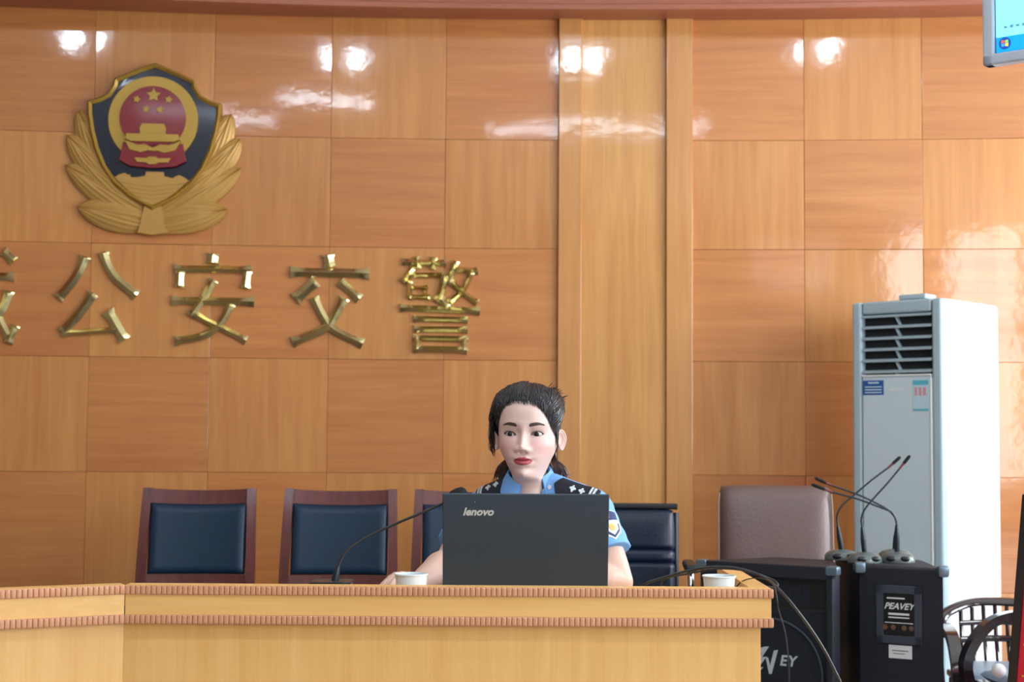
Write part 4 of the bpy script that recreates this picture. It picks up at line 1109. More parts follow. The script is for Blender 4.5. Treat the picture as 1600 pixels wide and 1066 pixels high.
HC = at(825.6, 679, 3.86); YAW = R(-9); HT = R(0)
MH = Matrix.Translation(HC) @ Matrix.Rotation(YAW, 4, 'Z')
MHi = MH.inverted()
KS = 1.04
def interp(tab, z):
    zs = np.array([t[0] for t in tab][::-1]); vs = np.array([t[1] for t in tab][::-1])
    # smooth monotone-ish: cosine-free piecewise linear then box smoothing by sampling
    return np.interp(z, zs, vs)
def smooth_tab(tab, s=.004):
    g = np.linspace(-.30, .14, 881); v = interp(tab, g); k = int(s / (g[1] - g[0]) * 3); kern = np.exp(-.5 * (np.arange(-k, k + 1) * (g[1] - g[0]) / s) ** 2); kern /= kern.sum()
    vp = np.pad(v, k, mode='edge'); sv = np.convolve(vp, kern, 'valid'); return lambda z: np.interp(z, g, sv)
W_T = smooth_tab([(.07, .0625), (.05, .0665), (.03, .0695), (0, .0705), (-.03, .0685), (-.045, .064), (-.06, .057), (-.075, .051), (-.09, .0455), (-.1, .041), (-.11, .037), (-.125, .0365), (-.17, .041), (-.2, .052), (-.23, .07), (-.3, .09)], .006)
F_T = smooth_tab([(.07, .088), (.05, .0915), (.03, .0925), (.012, .0895), (0, .0865), (-.02, .0885), (-.04, .0915), (-.058, .0935), (-.068, .0925), (-.08, .0925), (-.09, .0895), (-.10, .0905), (-.108, .0870), (-.1145, .074), (-.1175, .056), (-.125, .032), (-.14, .022), (-.2, .030), (-.3, .05)], .0028)
B_T = smooth_tab([(.07, .094), (.04, .103), (0, .104), (-.04, .09), (-.07, .072), (-.1, .062), (-.13, .058), (-.2, .06), (-.3, .08)], .01)
P_T = smooth_tab([(.07, 2.15), (.03, 2.35), (-.03, 2.35), (-.06, 2.2), (-.085, 1.75), (-.1, 1.55), (-.115, 1.55), (-.13, 1.95), (-.3, 2)], .008)
ZTOP = .108
def hairline(x):
    """lowest z of the hair at the front for a head-local x (before KS)"""
    return np.interp(x, [-.074, -.070, -.064, -.056, -.044, -.030, -.012, 0, .012, .030, .044, .054, .062, .068, .072], [-.022, .004, .034, .054, .068, .078, .0795, .0755, .0775, .070, .056, .038, .016, -.004, -.020])
def head_xy(th, z):
    """head cross-section before features; th = 0 is the face direction. arrays ok"""
    zc = np.minimum(z, .07); k = np.sqrt(np.maximum(0, 1 - np.maximum(0, (z - .04) / (ZTOP - .04)) ** 2.3))
    # above z=.04 the rings close towards the crown
    w_ = W_T(np.minimum(z, .04)) * k; f = F_T(np.minimum(z, .04)) * k; b = B_T(np.minimum(z, .04)) * k; p = P_T(z)
    s, c = np.sin(th), np.cos(th)
    x = w_ * np.sign(s) * np.abs(s) ** (2 / p)
    pf = np.where(c > 0, 2 / p, 1.0)
    y = np.where(c > 0, -f, b) * np.abs(c) ** pf
    return x, y
EX, EZ = .0320, .0
def gs(x, z, cx, cz, sx, sz): return np.exp(-((x - cx) / sx) ** 2 / 2 - ((z - cz) / sz) ** 2 / 2)
def almond(x, z, side):
    """signed height inside the eye opening (>0 inside)"""
    t = (x * side - EX) / .0148; zc = EZ + .0012 * t
    up = .0068 * np.maximum(0, 1 - np.abs(t) ** 2.2) ** .8; lo = .0045 * np.maximum(0, 1 - np.abs(t) ** 2.4) ** .9
    return np.where(np.abs(t) < 1, np.minimum(zc + up - z, z - (zc - lo)), -1)
def front_disp(x, z):
    """displacement towards the face direction"""
    d = np.zeros_like(x)
    # nose: ridge height and width by z
    ht = np.interp(z, [-.0475, -.0435, -.038, -.0305, -.022, -.008, .006, .02, .034], [0, .009, .0185, .0225, .0175, .0105, .0065, .0035, 0])
    wd = np.interp(z, [-.045, -.034, -.025, -.01, .01, .03], [.0085, .0082, .0070, .0062, .0068, .010])
    d += ht * np.exp(-(np.abs(x) / wd) ** 2.2 / 2)
    for s in (-1, 1):
        d += .0090 * gs(x, z, s * .0125, -.0375, .0046, .0052)             # wings of the nose
        d -= .0075 * gs(x, z, s * .0062, -.0452, .0030, .0021)            # nostrils
        d -= .0068 * gs(x, z, s * EX, .004, .0150, .0100)                   # sockets
        d -= .0040 * gs(x, z, s * .016, .004, .006, .010)
        d += .0042 * gs(x, z, s * EX, .0015, .0135, .0085)                  # eyeball under the lids
        d += .0040 * gs(x, z, s * .044, -.026, .018, .014)                  # cheekbones
        d += .0014 * gs(x, z, s * .030, .024, .016, .006)
        d -= .0022 * gs(x, z, s * .0225, -.0655, .0050, .0050)            # mouth corners
        d += .0020 * gs(x, z, s * .034, -.060, .012, .014)
        d += .0016 * gs(x, z, s * .0065, -.0605, .0045, .0030)
        q = almond(x, z, s)
        d -= .0085 * np.clip(q / .0011, 0, 1)
        rim = np.exp(-((q + .0009) / .0010) ** 2) * (np.abs(x * s - EX) < .018)
        d += .0010 * rim
        # upper lid fold
        t = (x * s - EX) / .0155; zf = EZ + .0012 * t + .0068 * np.maximum(0, 1 - np.abs(t) ** 2.2) ** .8 + .0028
        d -= .0010 * np.exp(-((z - zf) / .0008) ** 2) * (np.abs(t) < 1)
    d += .0062 * gs(x, z, 0, -.0610, .0130, .0042)
    d += .0072 * gs(x, z, 0, -.0735, .0115, .0045)
    d -= .0060 * np.exp(-((z + .0660 + .6 * x ** 2 * -8) / .0012) ** 2) * np.exp(-(x / .0175) ** 4)
    d -= .0030 * gs(x, z, 0, -.0865, .012, .0040)
    d += .0035 * gs(x, z, 0, -.1030, .014, .008)
    d -= .0010 * gs(x, z, 0, -.0520, .0026, .0040)
    return d
def head_pt(th, z):
    x, y = head_xy(th, z)
    c = np.clip(np.cos(th) * 3, 0, 1)
    y = y - front_disp(x, z) * c
    return x * KS, y * KS, np.where(z < -.02, -.02 + (z + .02) * .89, z) * KS
def build_head():
    # angles denser at the front
    nth = 400; u = np.linspace(-1, 1, nth, endpoint=False); th = PI * (.38 * u + .62 * u ** 3)
    zz = np.concatenate([np.linspace(-.235, -.125, 30)[:-1], np.linspace(-.125, .04, 215)[:-1], .04 + (ZTOP - .04) * np.sin(np.linspace(0, PI / 2, 46))[:-1]])
    TH, ZZ = np.meshgrid(th, zz); x, y, z = head_pt(TH, ZZ)
    V = np.stack([x, y, z], -1).reshape(-1, 3); nz = len(zz)
    m = MB(); m.v = [tuple(v) for v in V]
    for j in range(nz - 1):
        a = j * nth; m.f += [(a + i, a + (i + 1) % nth, a + nth + (i + 1) % nth, a + nth + i) for i in range(nth)]
    m.v.append((0, 0, ZTOP * KS)); c = len(m.v) - 1; a = (nz - 1) * nth
    m.f += [(a + i, a + (i + 1) % nth, c) for i in range(nth)]
    m.v.append((0, 0, (-.02 - .215 * .89) * KS)); c = len(m.v) - 1
    m.f += [((i + 1) % nth, i, c) for i in range(nth)]
    return m
def ear(m, s):
    """an ear as a cupped shell; s = +1 on the picture's right"""
    M_ = Matrix.Translation((s * .0700 * KS, .006, -.014)) @ Matrix.Rotation(s * R(-20), 4, 'Z') @ Matrix.Rotation(R(8), 4, 'X') @ Matrix.Scale(.82, 4)
    n = 36
    def outline(a):                                   # in local (y, z)
        ry = .0175 + .002 * math.cos(a); rz = .033
        y = ry * math.cos(a); z = rz * math.sin(a)
        if z < 0: y *= (1 + z / .033 * .38)
        return y, z
    prof = [(.0, -.003, 0), (.45, -.004, 0), (.66, .0, 0), (.74, .0035, 0), (.80, .0015, 0), (.88, .005, 0), (.96, .0065, 0), (1.0, .004, 0), (.98, .0, 0), (.9, -.003, 0), (.3, -.008, 0), (0, -.009, 0)]
    def fn(u, v):
        k, h, _ = prof[int(round(v * (len(prof) - 1)))]; y, z = outline(2 * PI * u)
        back = .012 * (y * k + .0175) / .035          # rises away from the skull towards the rear
        return M_ @ Vector((s * (h + back), y * k + .006, z * k))
    m.grid(fn, n, len(prof), closed=True)

# --- body: limbs as tapered chains, fused into one surface
def chain(m, pts, rs, seg=18, k=5, flat=1, up=None):
    q = catmull(pts, k); n = len(pts) - 1
    rr = []
    for i in range(len(q)):
        t = i / k; a = min(int(t), n - 1); f = t - a; f = f * f * (3 - 2 * f) * .6 + f * .4; rr.append(rs[a] * (1 - f) + rs[a + 1] * f)
    m.tube(q, rr, seg, flat=flat, up=up)
    for p, r in ((q[0], rr[0]), (q[-1], rr[-1])): m.ball(p, r * (.99 if flat == 1 else min(flat, 1)), None, 16, 10)
def ell_loft(m, rows, n=40, rot=0):
    """rows of (centre, half width, half depth)"""
    vs = []; fs = []; R_ = Matrix.Rotation(rot, 3, 'Z')
    for c, a, b, e in rows:
        for k in range(n):
            t = 2 * PI * k / n; cx, sx = math.cos(t), math.sin(t)
            v = R_ @ Vector((a * math.copysign(abs(cx) ** (2 / e), cx), b * math.copysign(abs(sx) ** (2 / e), sx), 0)); vs.append(Vector(c) + v)
    for j in range(len(rows) - 1):
        for k in range(n): fs.append((j * n + k, j * n + (k + 1) % n, (j + 1) * n + (k + 1) % n, (j + 1) * n + k))
    fs += [tuple(range(n))[::-1], tuple((len(rows) - 1) * n + k for k in range(n))]
    m.add(vs, fs)
def fuse(m, vox, smooth=6, fac=.5):
    me = m.mesh('fused'); bm = bmesh.new(); bm.from_mesh(me); bmesh.ops.recalc_face_normals(bm, faces=bm.faces); bm.to_mesh(me); bm.free()
    o = bpy.data.objects.new('fused', me); COL.objects.link(o)
    r = o.modifiers.new('r', 'REMESH'); r.mode = 'VOXEL'; r.voxel_size = vox
    s = o.modifiers.new('s', 'SMOOTH'); s.iterations = smooth; s.factor = fac
    dg = bpy.context.evaluated_depsgraph_get(); out = bpy.data.meshes.new_from_object(o.evaluated_get(dg))
    bpy.data.objects.remove(o); bpy.data.meshes.remove(me); return out
TY = R(-20)                                          # turn of the shoulders
def v3(*a): return Vector(a)
NB = v3(.052, 3.90, 1.0)
SL, SR = v3(-.078, 3.965, .949), v3(.198, 3.845, .965)
EL, ER = v3(-.150, 3.80, .835), v3(.262, 3.765, .795)
WL, WR = v3(-.214, 3.615, .806), v3(.145, 3.70, .815)
def hand(m, wrist, fore, out, up, curl=.45, thumb=1, tip_drop=0):
    """fore: pointing direction, out: towards the little finger, up: back of the hand"""
    f = Vector(fore).normalized(); o = (Vector(out) - f * Vector(out).dot(f)).normalized(); u = f.cross(o); u = u if u.dot(Vector(up)) > 0 else -u
    w_ = Vector(wrist)
    kn = [w_ + f * l + o * a + u * h for a, l, h in ((-.027, .082, .006), (-.009, .088, .010), (.010, .084, .008), (.027, .075, .002))]
    for i, k_ in enumerate(kn):
        chain(m, [w_ + o * (-.014 + .009 * i), w_ + f * .04 + o * (-.021 + .014 * i) + u * .004, k_], [.0155, .0150, .0105], 12, 4)
    m.ball(w_ + f * .045, (.026, .03, .013), None, 16, 10)
    for i, k_ in enumerate(kn):
        L = (.040, .045, .042, .033)[i]; spread = (-.10, -.03, .04, .13)[i]; d = (f + o * spread).normalized(); p = k_; pts = [p]; a = curl * .45 + .06 * (i % 2)
        for seg, fr in enumerate((1, .62, .5)):
            a += curl * (.55 + .25 * seg); p = p + (d * math.cos(a) - u * math.sin(a)) * L * fr; pts.append(p)
        chain(m, pts, [.0098, .0087, .0078, .0066], 12, 4)
    tb = w_ + f * .022 - o * .022 * thumb
    chain(m, [tb, tb + f * .026 - o * .020 * thumb - u * .006, tb + f * .052 - o * .026 * thumb - u * .014, tb + f * .076 - o * .022 * thumb - u * .020], [.0150, .0120, .0105, .0085], 12, 4)
def body_mesh():
    m = MB()
    c = v3(.055, 3.93, 0)
    ell_loft(m, [(c + v3(0, .02, .50), .14, .10, 2.2), (c + v3(0, .02, .62), .115, .085, 2.2), (c + v3(0, .02, .72), .12, .085, 2.2), (c + v3(0, .0, .82), .135, .095, 2.3), (c + v3(.005, -.0, .90), .14, .09, 2.3),
                 (c + v3(.005, .0, .96), .125, .07, 2.2), (c + v3(.003, .0, .995), .085, .055, 2), (c + v3(-.003, -.01, 1.02), .052, .048, 2), (c + v3(-.008, -.025, 1.06), .043, .042, 2)], 40, TY)
    for S, E, W, k in ((SL, EL, WL, 0), (SR, ER, WR, 1)):
        chain(m, [NB + v3(0, .02, -.01), S.lerp(NB, .5) + v3(0, 0, -.008), S], [.045, .044, .044], 18)
        chain(m, [S, S.lerp(E, .35), S.lerp(E, .7), E], [.045, .046, .042, .037], 20)
        chain(m, [E, E.lerp(W, .3) + v3(0, 0, .002), E.lerp(W, .65), W], [.037, .040, .032, .0235], 20)
        m.ball(E, .037)
    hand(m, WL, v3(-.044, -.075, .012), v3(-1, .5, 0), v3(0, 0, 1), .55, 1)
    hand(m, WR, v3(-.8, -.3, .0), v3(.3, -.8, 0), v3(0, 0, 1), .35, -1)
    return fuse(m, .0028, 5)
officer = thing('person', 'woman in a light blue short-sleeved police shirt sitting behind the open laptop', 'person', (.055, 3.93, 0))
def build_body():
    hm = build_head(); ear(hm, 1); ear(hm, -1)
    hv = [tuple(MH @ Vector(v)) for v in hm.v]; hm.v = hv
    me_b = body_mesh()
    hme = hm.mesh('head')
    bm = bmesh.new(); bm.from_mesh(me_b); n0 = len(bm.verts); bm.from_mesh(hme)
    bmesh.ops.recalc_face_normals(bm, faces=bm.faces)
    me = bpy.data.meshes.new('body'); bm.to_mesh(me); bm.free()
    n = len(me.vertices); co = np.empty(n * 3); me.vertices.foreach_get('co', co); co = co.reshape(-1, 3)
    A = np.array(MHi); loc = (np.c_[co, np.ones(n)] @ A.T)[:, :3] / KS
    x, y, z = loc.T; z = np.where(z < -.02, -.02 + (z + .02) / .89, z); fr = (y < -.03) & (z > -.13)
    base = np.array(lin((222, 190, 180))); col = np.tile(base, (n, 1))
    def mix(mask, c):
        mask = np.clip(mask, 0, 1)[:, None]; col[:] = col * (1 - mask) + np.array(lin(c)) * mask
    body = (np.arange(n) < n0); mix(body * 1.0, (218, 178, 160))
    for s in (-1, 1):
        mix(fr * .46 * gs(x, z, s * .043, -.030, .017, .015), (214, 130, 136))
        mix(fr * .30 * gs(x, z, s * EX, .008, .017, .007), (170, 120, 112))
        t = (x * s - .0325) / .0185
        zc = .0225 + .0024 * (1 - (t - .35) ** 2) * 1.0 + np.where(t > .3, -.0035 * (t - .3), 0)
        th = .0034 * np.clip(1.15 - np.maximum(t, -1) * .75, .25, 1.2) * np.clip((1 - np.abs(t)) * 6, 0, 1)
        q = np.clip((th - np.abs(z - zc)) / .0010 + .5, 0, 1) * (np.abs(t) < 1)
        mix(fr * q * .95, (58, 42, 42))
        q = almond(x, z, s); mix(fr * (np.abs(x * s - EX) < .017) * np.clip(1 - np.abs(q + .0004) / .0013, 0, 1) * .75 * (z > EZ + .0005), (60, 40, 40))
    # thin hair growing over the skin at the hairline
    hl_ = hairline(x); wob = .0016 * np.sin(x * 900) + .0012 * np.sin(x * 2100 + 1)
    mix((y < -.012) * (np.abs(x) < .069) * (z > -.03) * np.clip((z - hl_ + .0065 + wob) / .009, 0, 1) ** 1.3 * .9, (58, 44, 44))
    # lips
    ax = np.abs(x); wl = .0225
    up = -.0568 - .0045 * np.clip(ax / wl, 0, 1) ** 1.5 - .0012 * np.exp(-(x / .003) ** 2) ; up = np.where(ax > .008, up - (ax - .008) * .28, up)
    lo = -.0665 - .0128 * np.sqrt(np.clip(1 - (ax / wl) ** 2, 0, 1))
    up = np.maximum(up, -.0665)
    q = np.clip(np.minimum(up - z, z - lo) / .0009 + .3, 0, 1) * (ax < wl)
    mix(fr * q * .92, (170, 52, 66))
    at_ = me.color_attributes.new('paint', 'FLOAT_COLOR', 'POINT'); at_.data.foreach_set('color', np.c_[col, np.ones(n)].ravel())
    L = officer.location; me.transform(Matrix.Translation(-L))
    for p in me.polygons: p.use_smooth = True
    me.materials.append(M_skin); o = bpy.data.objects.new('body', me); COL.objects.link(o); o.parent = officer
    return o
body = build_body()
def HB(name, m, mt, par=None, angle=60):
    """build a part given in head-local coordinates"""
    m.v = [tuple(MH @ Vector(v)) for v in m.v]; return m.build(name, mt, par or body, True, angle)
# eyes
def face_y(x, z):
    th = np.linspace(-1.2, 1.2, 2001); X, Y = head_xy(th, np.full_like(th, z)); i = int(np.argmin(np.abs(X - x)))
    return Y[i] - float(front_disp_noeye(np.array([x]), np.array([z]))[0])
def front_disp_noeye(x, z):
    global almond
    keep = almond; almond = lambda x, z, s: np.full_like(x, -1.0); d = front_disp(x, z); almond = keep; return d
GAZE = R(-2)
for s in (-1, 1):
    cx = s * EX * KS; fy = face_y(s * EX, EZ) * KS; r = .0122
    c = v3(cx, fy + r - .0004, EZ)
    m = MB(); m.ball(c, r, None, 40, 28); e = HB('eyeball', m, M_eyew)
    gz = s * R(0) + R(-6)
    d = Matrix.Rotation(gz, 3, 'Z') @ v3(0, -1, .0)
    Me = frame(c, Matrix.Rotation(gz, 3, 'Z') @ v3(1, 0, 0), v3(0, 0, 1))
    m = MB(); rr = .0063
    m.lathe([(0, r + .0006), (.0035, r + .0004), (rr * .8, math.sqrt(r * r - (rr * .8) ** 2) + .0003), (rr, math.sqrt(r * r - rr * rr) + .0001), (rr, r * .7)], 32, Me); HB('iris', m, M_iris, e)
    m = MB(); m.lathe([(0, r + .0009), (.0018, r + .0008), (.0024, r + .0004), (.0024, r * .8)], 24, Me); HB('pupil', m, M_pupil, e)
    def lid(t, upper):
        x = EX + .0148 * t; zc = EZ + .0012 * t
        z = zc + (.0068 * max(0, 1 - abs(t) ** 2.2) ** .8 if upper else -.0045 * max(0, 1 - abs(t) ** 2.4) ** .9)
        return v3(s * x * KS, face_y(s * x, z) * KS - .0004, z * KS)
    m = MB(); pts = [lid(-1 + 2 * k / 20, True) for k in range(21)]
    ext = pts[-1] + v3(s * .003, .001, .0012)
    m.tube(pts + [ext], [.0003] + [.00075] * 14 + [.0009] * 6 + [.0002], 6)
    for k in range(26):
        t = -.75 + 1.75 * k / 25; a = lid(min(t, 1), True); m.tube([a, a + v3(s * .0012 * (t + .2), -.0022, .0016), a + v3(s * .0026 * (t + .2), -.0030, .0040)], [.00025, .0002, .00008], 4)
    HB('eyelashes', m, M_brow)
    m = MB(); m.tube([lid(-1 + 2 * k / 20, False) for k in range(8, 21)], .00032, 5); HB('lower_lashes', m, M_brow)

# --- hair: a cap that rises from the hairline, combed locks over it, and brown ends behind the neck
def hair_cap():
    nth = 300; th = np.linspace(-PI, PI, nth, endpoint=False); zz = np.concatenate([np.linspace(-.10, .04, 90)[:-1], .04 + (ZTOP - .04) * np.sin(np.linspace(0, PI / 2, 60))[:-1]])
    TH, ZZ = np.meshgrid(th, zz); x, y = head_xy(TH, ZZ)
    # outward direction
    k = np.clip((ZZ - .03) / (ZTOP - .03), 0, 1); r = np.hypot(x, y) + 1e-9
    nx, ny, nz = x / r * np.sqrt(1 - k ** 2), y / r * np.sqrt(1 - k ** 2), k
    front = np.cos(TH) > 0
    # distance above the hairline (front) / side and back limits
    hl = hairline(x)
    dist_f = ZZ - hl
    back_lo = np.interp(np.abs(TH), [0, 1.35, 1.55, 1.75, 2.0, 2.4, PI], [.2, -.012, -.004, -.022, -.055, -.070, -.075])
    dist = np.where(np.abs(TH) < 1.45, dist_f, ZZ - back_lo)
    dist = dist + np.where(np.abs(TH) < 1.45, .0014 * np.sin(TH * 61) + .0010 * np.sin(TH * 127 + 2), 0)
    t = np.clip(dist / .034, 0, 1); t = t ** .9 * (1.6 - .6 * t)
    thick = .012 - .003 * np.clip((ZZ - .05) / .05, 0, 1)
    thick = thick + .006 * np.clip(np.sin(TH) * -1, 0, 1) * np.clip((ZZ + .02) / .05, 0, 1) * (np.cos(TH) > -.6)       # fuller on the picture's left
    thick = thick - .006 * np.clip(np.sin(TH), 0, 1) * np.clip((.05 - ZZ) / .04, 0, 1)
    thick = thick + .011 * gs(TH, ZZ, 1.7, .080, .6, .022) + .008 * gs(TH, ZZ, -1.5, .078, .5, .022)                                                    # tuft at the upper right
    rng = np.random.RandomState(2)
    stri = sum(a * np.sin(TH * f + ph + ZZ * 25) for a, f, ph in ((.0006, 47, 1.), (.0005, 83, 2.), (.0004, 121, .3)))
    lump = .0016 * np.sin(TH * 7 + 2) * np.sin(ZZ * 60 + TH * 2) 
    off = np.where(dist > 0, t * (thick + stri + lump), -.004 + np.maximum(dist, -.01) * .3)
    X, Y, Z = x + nx * off, y + ny * off, ZZ + nz * off
    m = MB(); m.v = [tuple(v) for v in (np.stack([X, Y, Z], -1) * KS).reshape(-1, 3)]; n = len(zz)
    ok = dist > -.006
    for j in range(n - 1):
        for i in range(nth):
            i2 = (i + 1) % nth
            if ok[j, i] or ok[j + 1, i] or ok[j, i2]: m.f.append((j * nth + i, j * nth + i2, (j + 1) * nth + i2, (j + 1) * nth + i))
    m.v.append((0, 0, (ZTOP + .019) * KS)); c = len(m.v) - 1; a = (n - 1) * nth
    m.f += [(a + i, a + (i + 1) % nth, c) for i in range(nth)]
    return m
capm = hair_cap(); bvh_cap = BVHTree.FromPolygons([Vector(v) for v in capm.v], capm.f)
hair = HB('hair', capm, M_hair)
rnd = random.Random(11)
HO = v3(0, .012, .03)
def on_cap(d, off=.0006):
    d = d.normalized(); hit = bvh_cap.ray_cast(HO + d * .4, -d)
    return (hit[0] if hit[0] is not None else HO + d * .10) + d * off
hl_m = MB()
for i in range(620):
    x = rnd.uniform(-.072, .070); z = float(hairline(x)) + rnd.uniform(.001, .016) + (rnd.random() < .4) * rnd.uniform(0, .05)
    th_ = math.asin(max(-1, min(1, x / .076))); zq = min(z, .1)
    yy = float(head_xy(np.array([th_]), np.array([zq]))[1][0]); d0 = (v3(x, yy, z) * KS - HO).normalized()
    end = v3(x * .45 + rnd.uniform(-.03, .03) + .012, .10, .06 + rnd.uniform(-.05, .035)).normalized()
    n = 12; pts = []; lift = rnd.uniform(-.0005, .0035)
    for k in range(n):
        t = k / (n - 1); d = d0.lerp(end, t) + v3(0, 0, .55 * math.sin(PI * t) * (1 if abs(x) < .05 else .35))
        d += v3(math.copysign(.25, x) * math.sin(PI * t) * (abs(x) > .045), 0, 0)
        pts.append(on_cap(d, lift * math.sin(PI * t) + .0003 * math.sin(9 * t + i)))
    rr = rnd.uniform(.0006, .0019)
    hl_m.tube(pts, [rr * (.3 + .7 * math.sin(PI * min(1, .15 + k / (n - 1) * .85)) ** .5) for k in range(n)], 5)
HB('combed_locks', hl_m, M_hair, hair)
m = MB()                                            # loose strands and the lifted tuft
for i in range(46):
    a = rnd.uniform(.2, .95); d = v3(.07 + rnd.uniform(-.02, .01), .05 + rnd.uniform(-.04, .03), .075 + rnd.uniform(-.03, .03)); p = on_cap(d, -.002); q = d.normalized()
    m.tube(catmull([p, p + q * .006 + v3(.003, 0, .003), p + q * rnd.uniform(.008, .014) + v3(.008, 0, rnd.uniform(-.002, .006))], 4), [.0009] * 6 + [.0005] * 2 + [.0002], 4)
HB('lifted_tuft', m, M_hair, hair); m = MB()
for i in range(60):                                 # wisps at the picture's left temple
    x0 = -.074 + rnd.uniform(-.004, .006); z0 = rnd.uniform(.02, .07)
    m.tube(catmull([on_cap(v3(x0, -.03 + rnd.uniform(-.02, .02), z0 - .03), .001), v3(-.089 + rnd.uniform(-.006, .004), -.035 + rnd.uniform(-.01, .02), z0 - .025), v3(-.088 + rnd.uniform(-.006, .006), -.03 + rnd.uniform(-.01, .02), z0 - .055 + rnd.uniform(-.01, .01)), v3(-.081 + rnd.uniform(-.003, .004), -.03, z0 - .075 + rnd.uniform(-.015, .01))], 4), [.0009] * 9 + [.0006, .0005, .0003, .0002], 4)
for i in range(44):                                 # sideburn in front of the visible ear
    z0 = rnd.uniform(0, .05); x0 = .071 + rnd.uniform(-.004, .002)
    m.tube(catmull([v3(x0 * KS, -.022 + rnd.uniform(-.01, .012), z0), v3(.0765 + rnd.uniform(-.003, .001), -.018 + rnd.uniform(-.008, .01), z0 - .02), v3(.0765 + rnd.uniform(-.002, .001), -.012 + rnd.uniform(-.008, .008), z0 - .042)], 4), [.0009] * 6 + [.0005] * 2 + [.0002], 4)
for i in range(190):                                # fine fringe at the hairline
    x = rnd.uniform(-.062, .064); z = float(hairline(x)); fy = face_y(x, min(z, .065)) * KS
    m.tube([v3(x * KS, fy + .001, z * KS + .006), v3(x * KS + rnd.uniform(0, .004), fy - .001, z * KS - rnd.uniform(0, .004)), v3(x * KS + rnd.uniform(.001, .006), fy - .0005, z * KS - rnd.uniform(.004, .009))], [.0004, .0003, .0001], 4)
HB('loose_strands', m, M_hair, hair)
m = MB()
for i in range(420):                                # brown lengths hanging behind the neck
    a = rnd.uniform(-1, 1); x0 = a * .062; w_ = 1 + .42 * abs(a)
    p = [v3(x0, .085 - .02 * abs(a) + rnd.uniform(-.01, .01), -.03), v3(x0 * 1.05, .082 - .03 * abs(a), -.06), v3(x0 * w_ + rnd.uniform(-.004, .004), .07 - .02 * abs(a), -.09 + rnd.uniform(-.01, .01)), v3(x0 * (w_ + .08) + rnd.uniform(-.012, .012), .062, -.115 + rnd.uniform(-.02, .02))]
    m.tube(catmull(p, 4), [.0016] * 10 + [.0011, .0007, .0002], 5)
HB('brown_hair_lengths', m, M_hairb, hair)

# --- shirt
def shirt_mesh():
    m = MB(); c = v3(.055, 3.93, 0)
    ell_loft(m, [(c + v3(0, .015, .52), .160, .125, 2.3), (c + v3(0, .015, .60), .140, .108, 2.3), (c + v3(0, .015, .72), .145, .108, 2.3), (c + v3(0, -.006, .82), .160, .122, 2.4), (c + v3(.004, -.008, .90), .163, .116, 2.4),
                 (c + v3(.005, -.002, .955), .150, .094, 2.3), (c + v3(.004, .0, .99), .115, .076, 2.1), (c + v3(-.001, -.008, 1.012), .072, .064, 2)], 48, TY)
    for S, E in ((SL, EL), (SR, ER)):
        chain(m, [NB + v3(0, .012, .014), S.lerp(NB, .5) + v3(0, 0, .008), S + v3(0, 0, -.002)], [.058, .055, .055], 20)
        e = S.lerp(E, .62); q = catmull([S, S.lerp(E, .3), e], 6); n = len(q)
        m.tube(q, [.057 + (.004) * k / (n - 1) + .0015 * math.sin(k * 1.7) for k in range(n)], 28); m.ball(S, .0565)
    return m
sm = shirt_mesh(); sme = fuse(sm, .004, 5)
bms = bmesh.new(); bms.from_mesh(sme)
# neck opening with its V
dead = []
for v in bms.verts:
    p = v.co; q = p - v3(.045, 3.885, 0)
    r = math.hypot(q.x / .056, (q.y) / .056)
    fx = Matrix.Rotation(-YAW * .8, 3, 'Z') @ v3(q.x, q.y, 0)
    if p.z > .985 and r < 1: dead.append(v)
    elif fx.y < -.0 and p.z > .925 and abs(fx.x + .004) < (p.z - .925) * .46: dead.append(v)
bmesh.ops.delete(bms, geom=dead, context='VERTS')
# wrinkles
for v in bms.verts:
    p = v.co; n = noise.noise(p * 14) * .5 + noise.noise(Vector((p.x * 30 + p.z * 18, p.y * 20, p.z * 8))) * .5
    v.co += v.normal * n * .0042
bms.to_mesh(sme); bms.free()
sme.transform(Matrix.Translation(-officer.location))
shirt = link('shirt', sme, M_shirt, body, 180)
bv = bmesh.new(); bv.from_mesh(sme); bv.transform(Matrix.Translation(officer.location)); bvs = BVHTree.FromBMesh(bv); bv.free()
def drape(M_, pts2, z_off, name, mt, par, res=8, thick=.0012, hgt=.2, side=None):
    """lay a flat outline (local xy of frame M_) on the shirt, casting along the frame's -z"""
    d = -(M_.col[2].to_3d()).normalized()
    xs = [p[0] for p in pts2]; ys = [p[1] for p in pts2]
    bm = bmesh.new(); n = len(pts2)
    dense = []
    for i in range(n):
        a = Vector(pts2[i]); b = Vector(pts2[(i + 1) % n]); k = max(1, int((b - a).length / .004))
        dense += [a.lerp(b, j / k) for j in range(k)]
    cen = Vector((sum(p.x for p in dense) / len(dense), sum(p.y for p in dense) / len(dense)))
    rings = [[cen + (p - cen) * f for p in dense] for f in (1, .8, .6, .4, .2)]
    def cast(p, o):
        w0 = M_ @ Vector((p.x, p.y, hgt)); h = bvs.ray_cast(w0, d)
        q = h[0] if h[0] is not None else M_ @ Vector((p.x, p.y, 0))
        return q - d * o
    top = [[bm.verts.new(cast(p, z_off + thick)) for p in r] for r in rings]
    ctop = bm.verts.new(cast(cen, z_off + thick)); bot = [bm.verts.new(cast(p, z_off - .003)) for p in rings[0]]
    N = len(dense)
    for a, b in zip(top[:-1], top[1:]):
        for i in range(N): bm.faces.new((a[i], a[(i + 1) % N], b[(i + 1) % N], b[i]))
    for i in range(N): bm.faces.new((top[-1][i], top[-1][(i + 1) % N], ctop)); bm.faces.new((bot[i], bot[(i + 1) % N], top[0][(i + 1) % N], top[0][i]))
    m = MB(); m.add_bm(bm); return m.build(name, mt, par, True, 40)
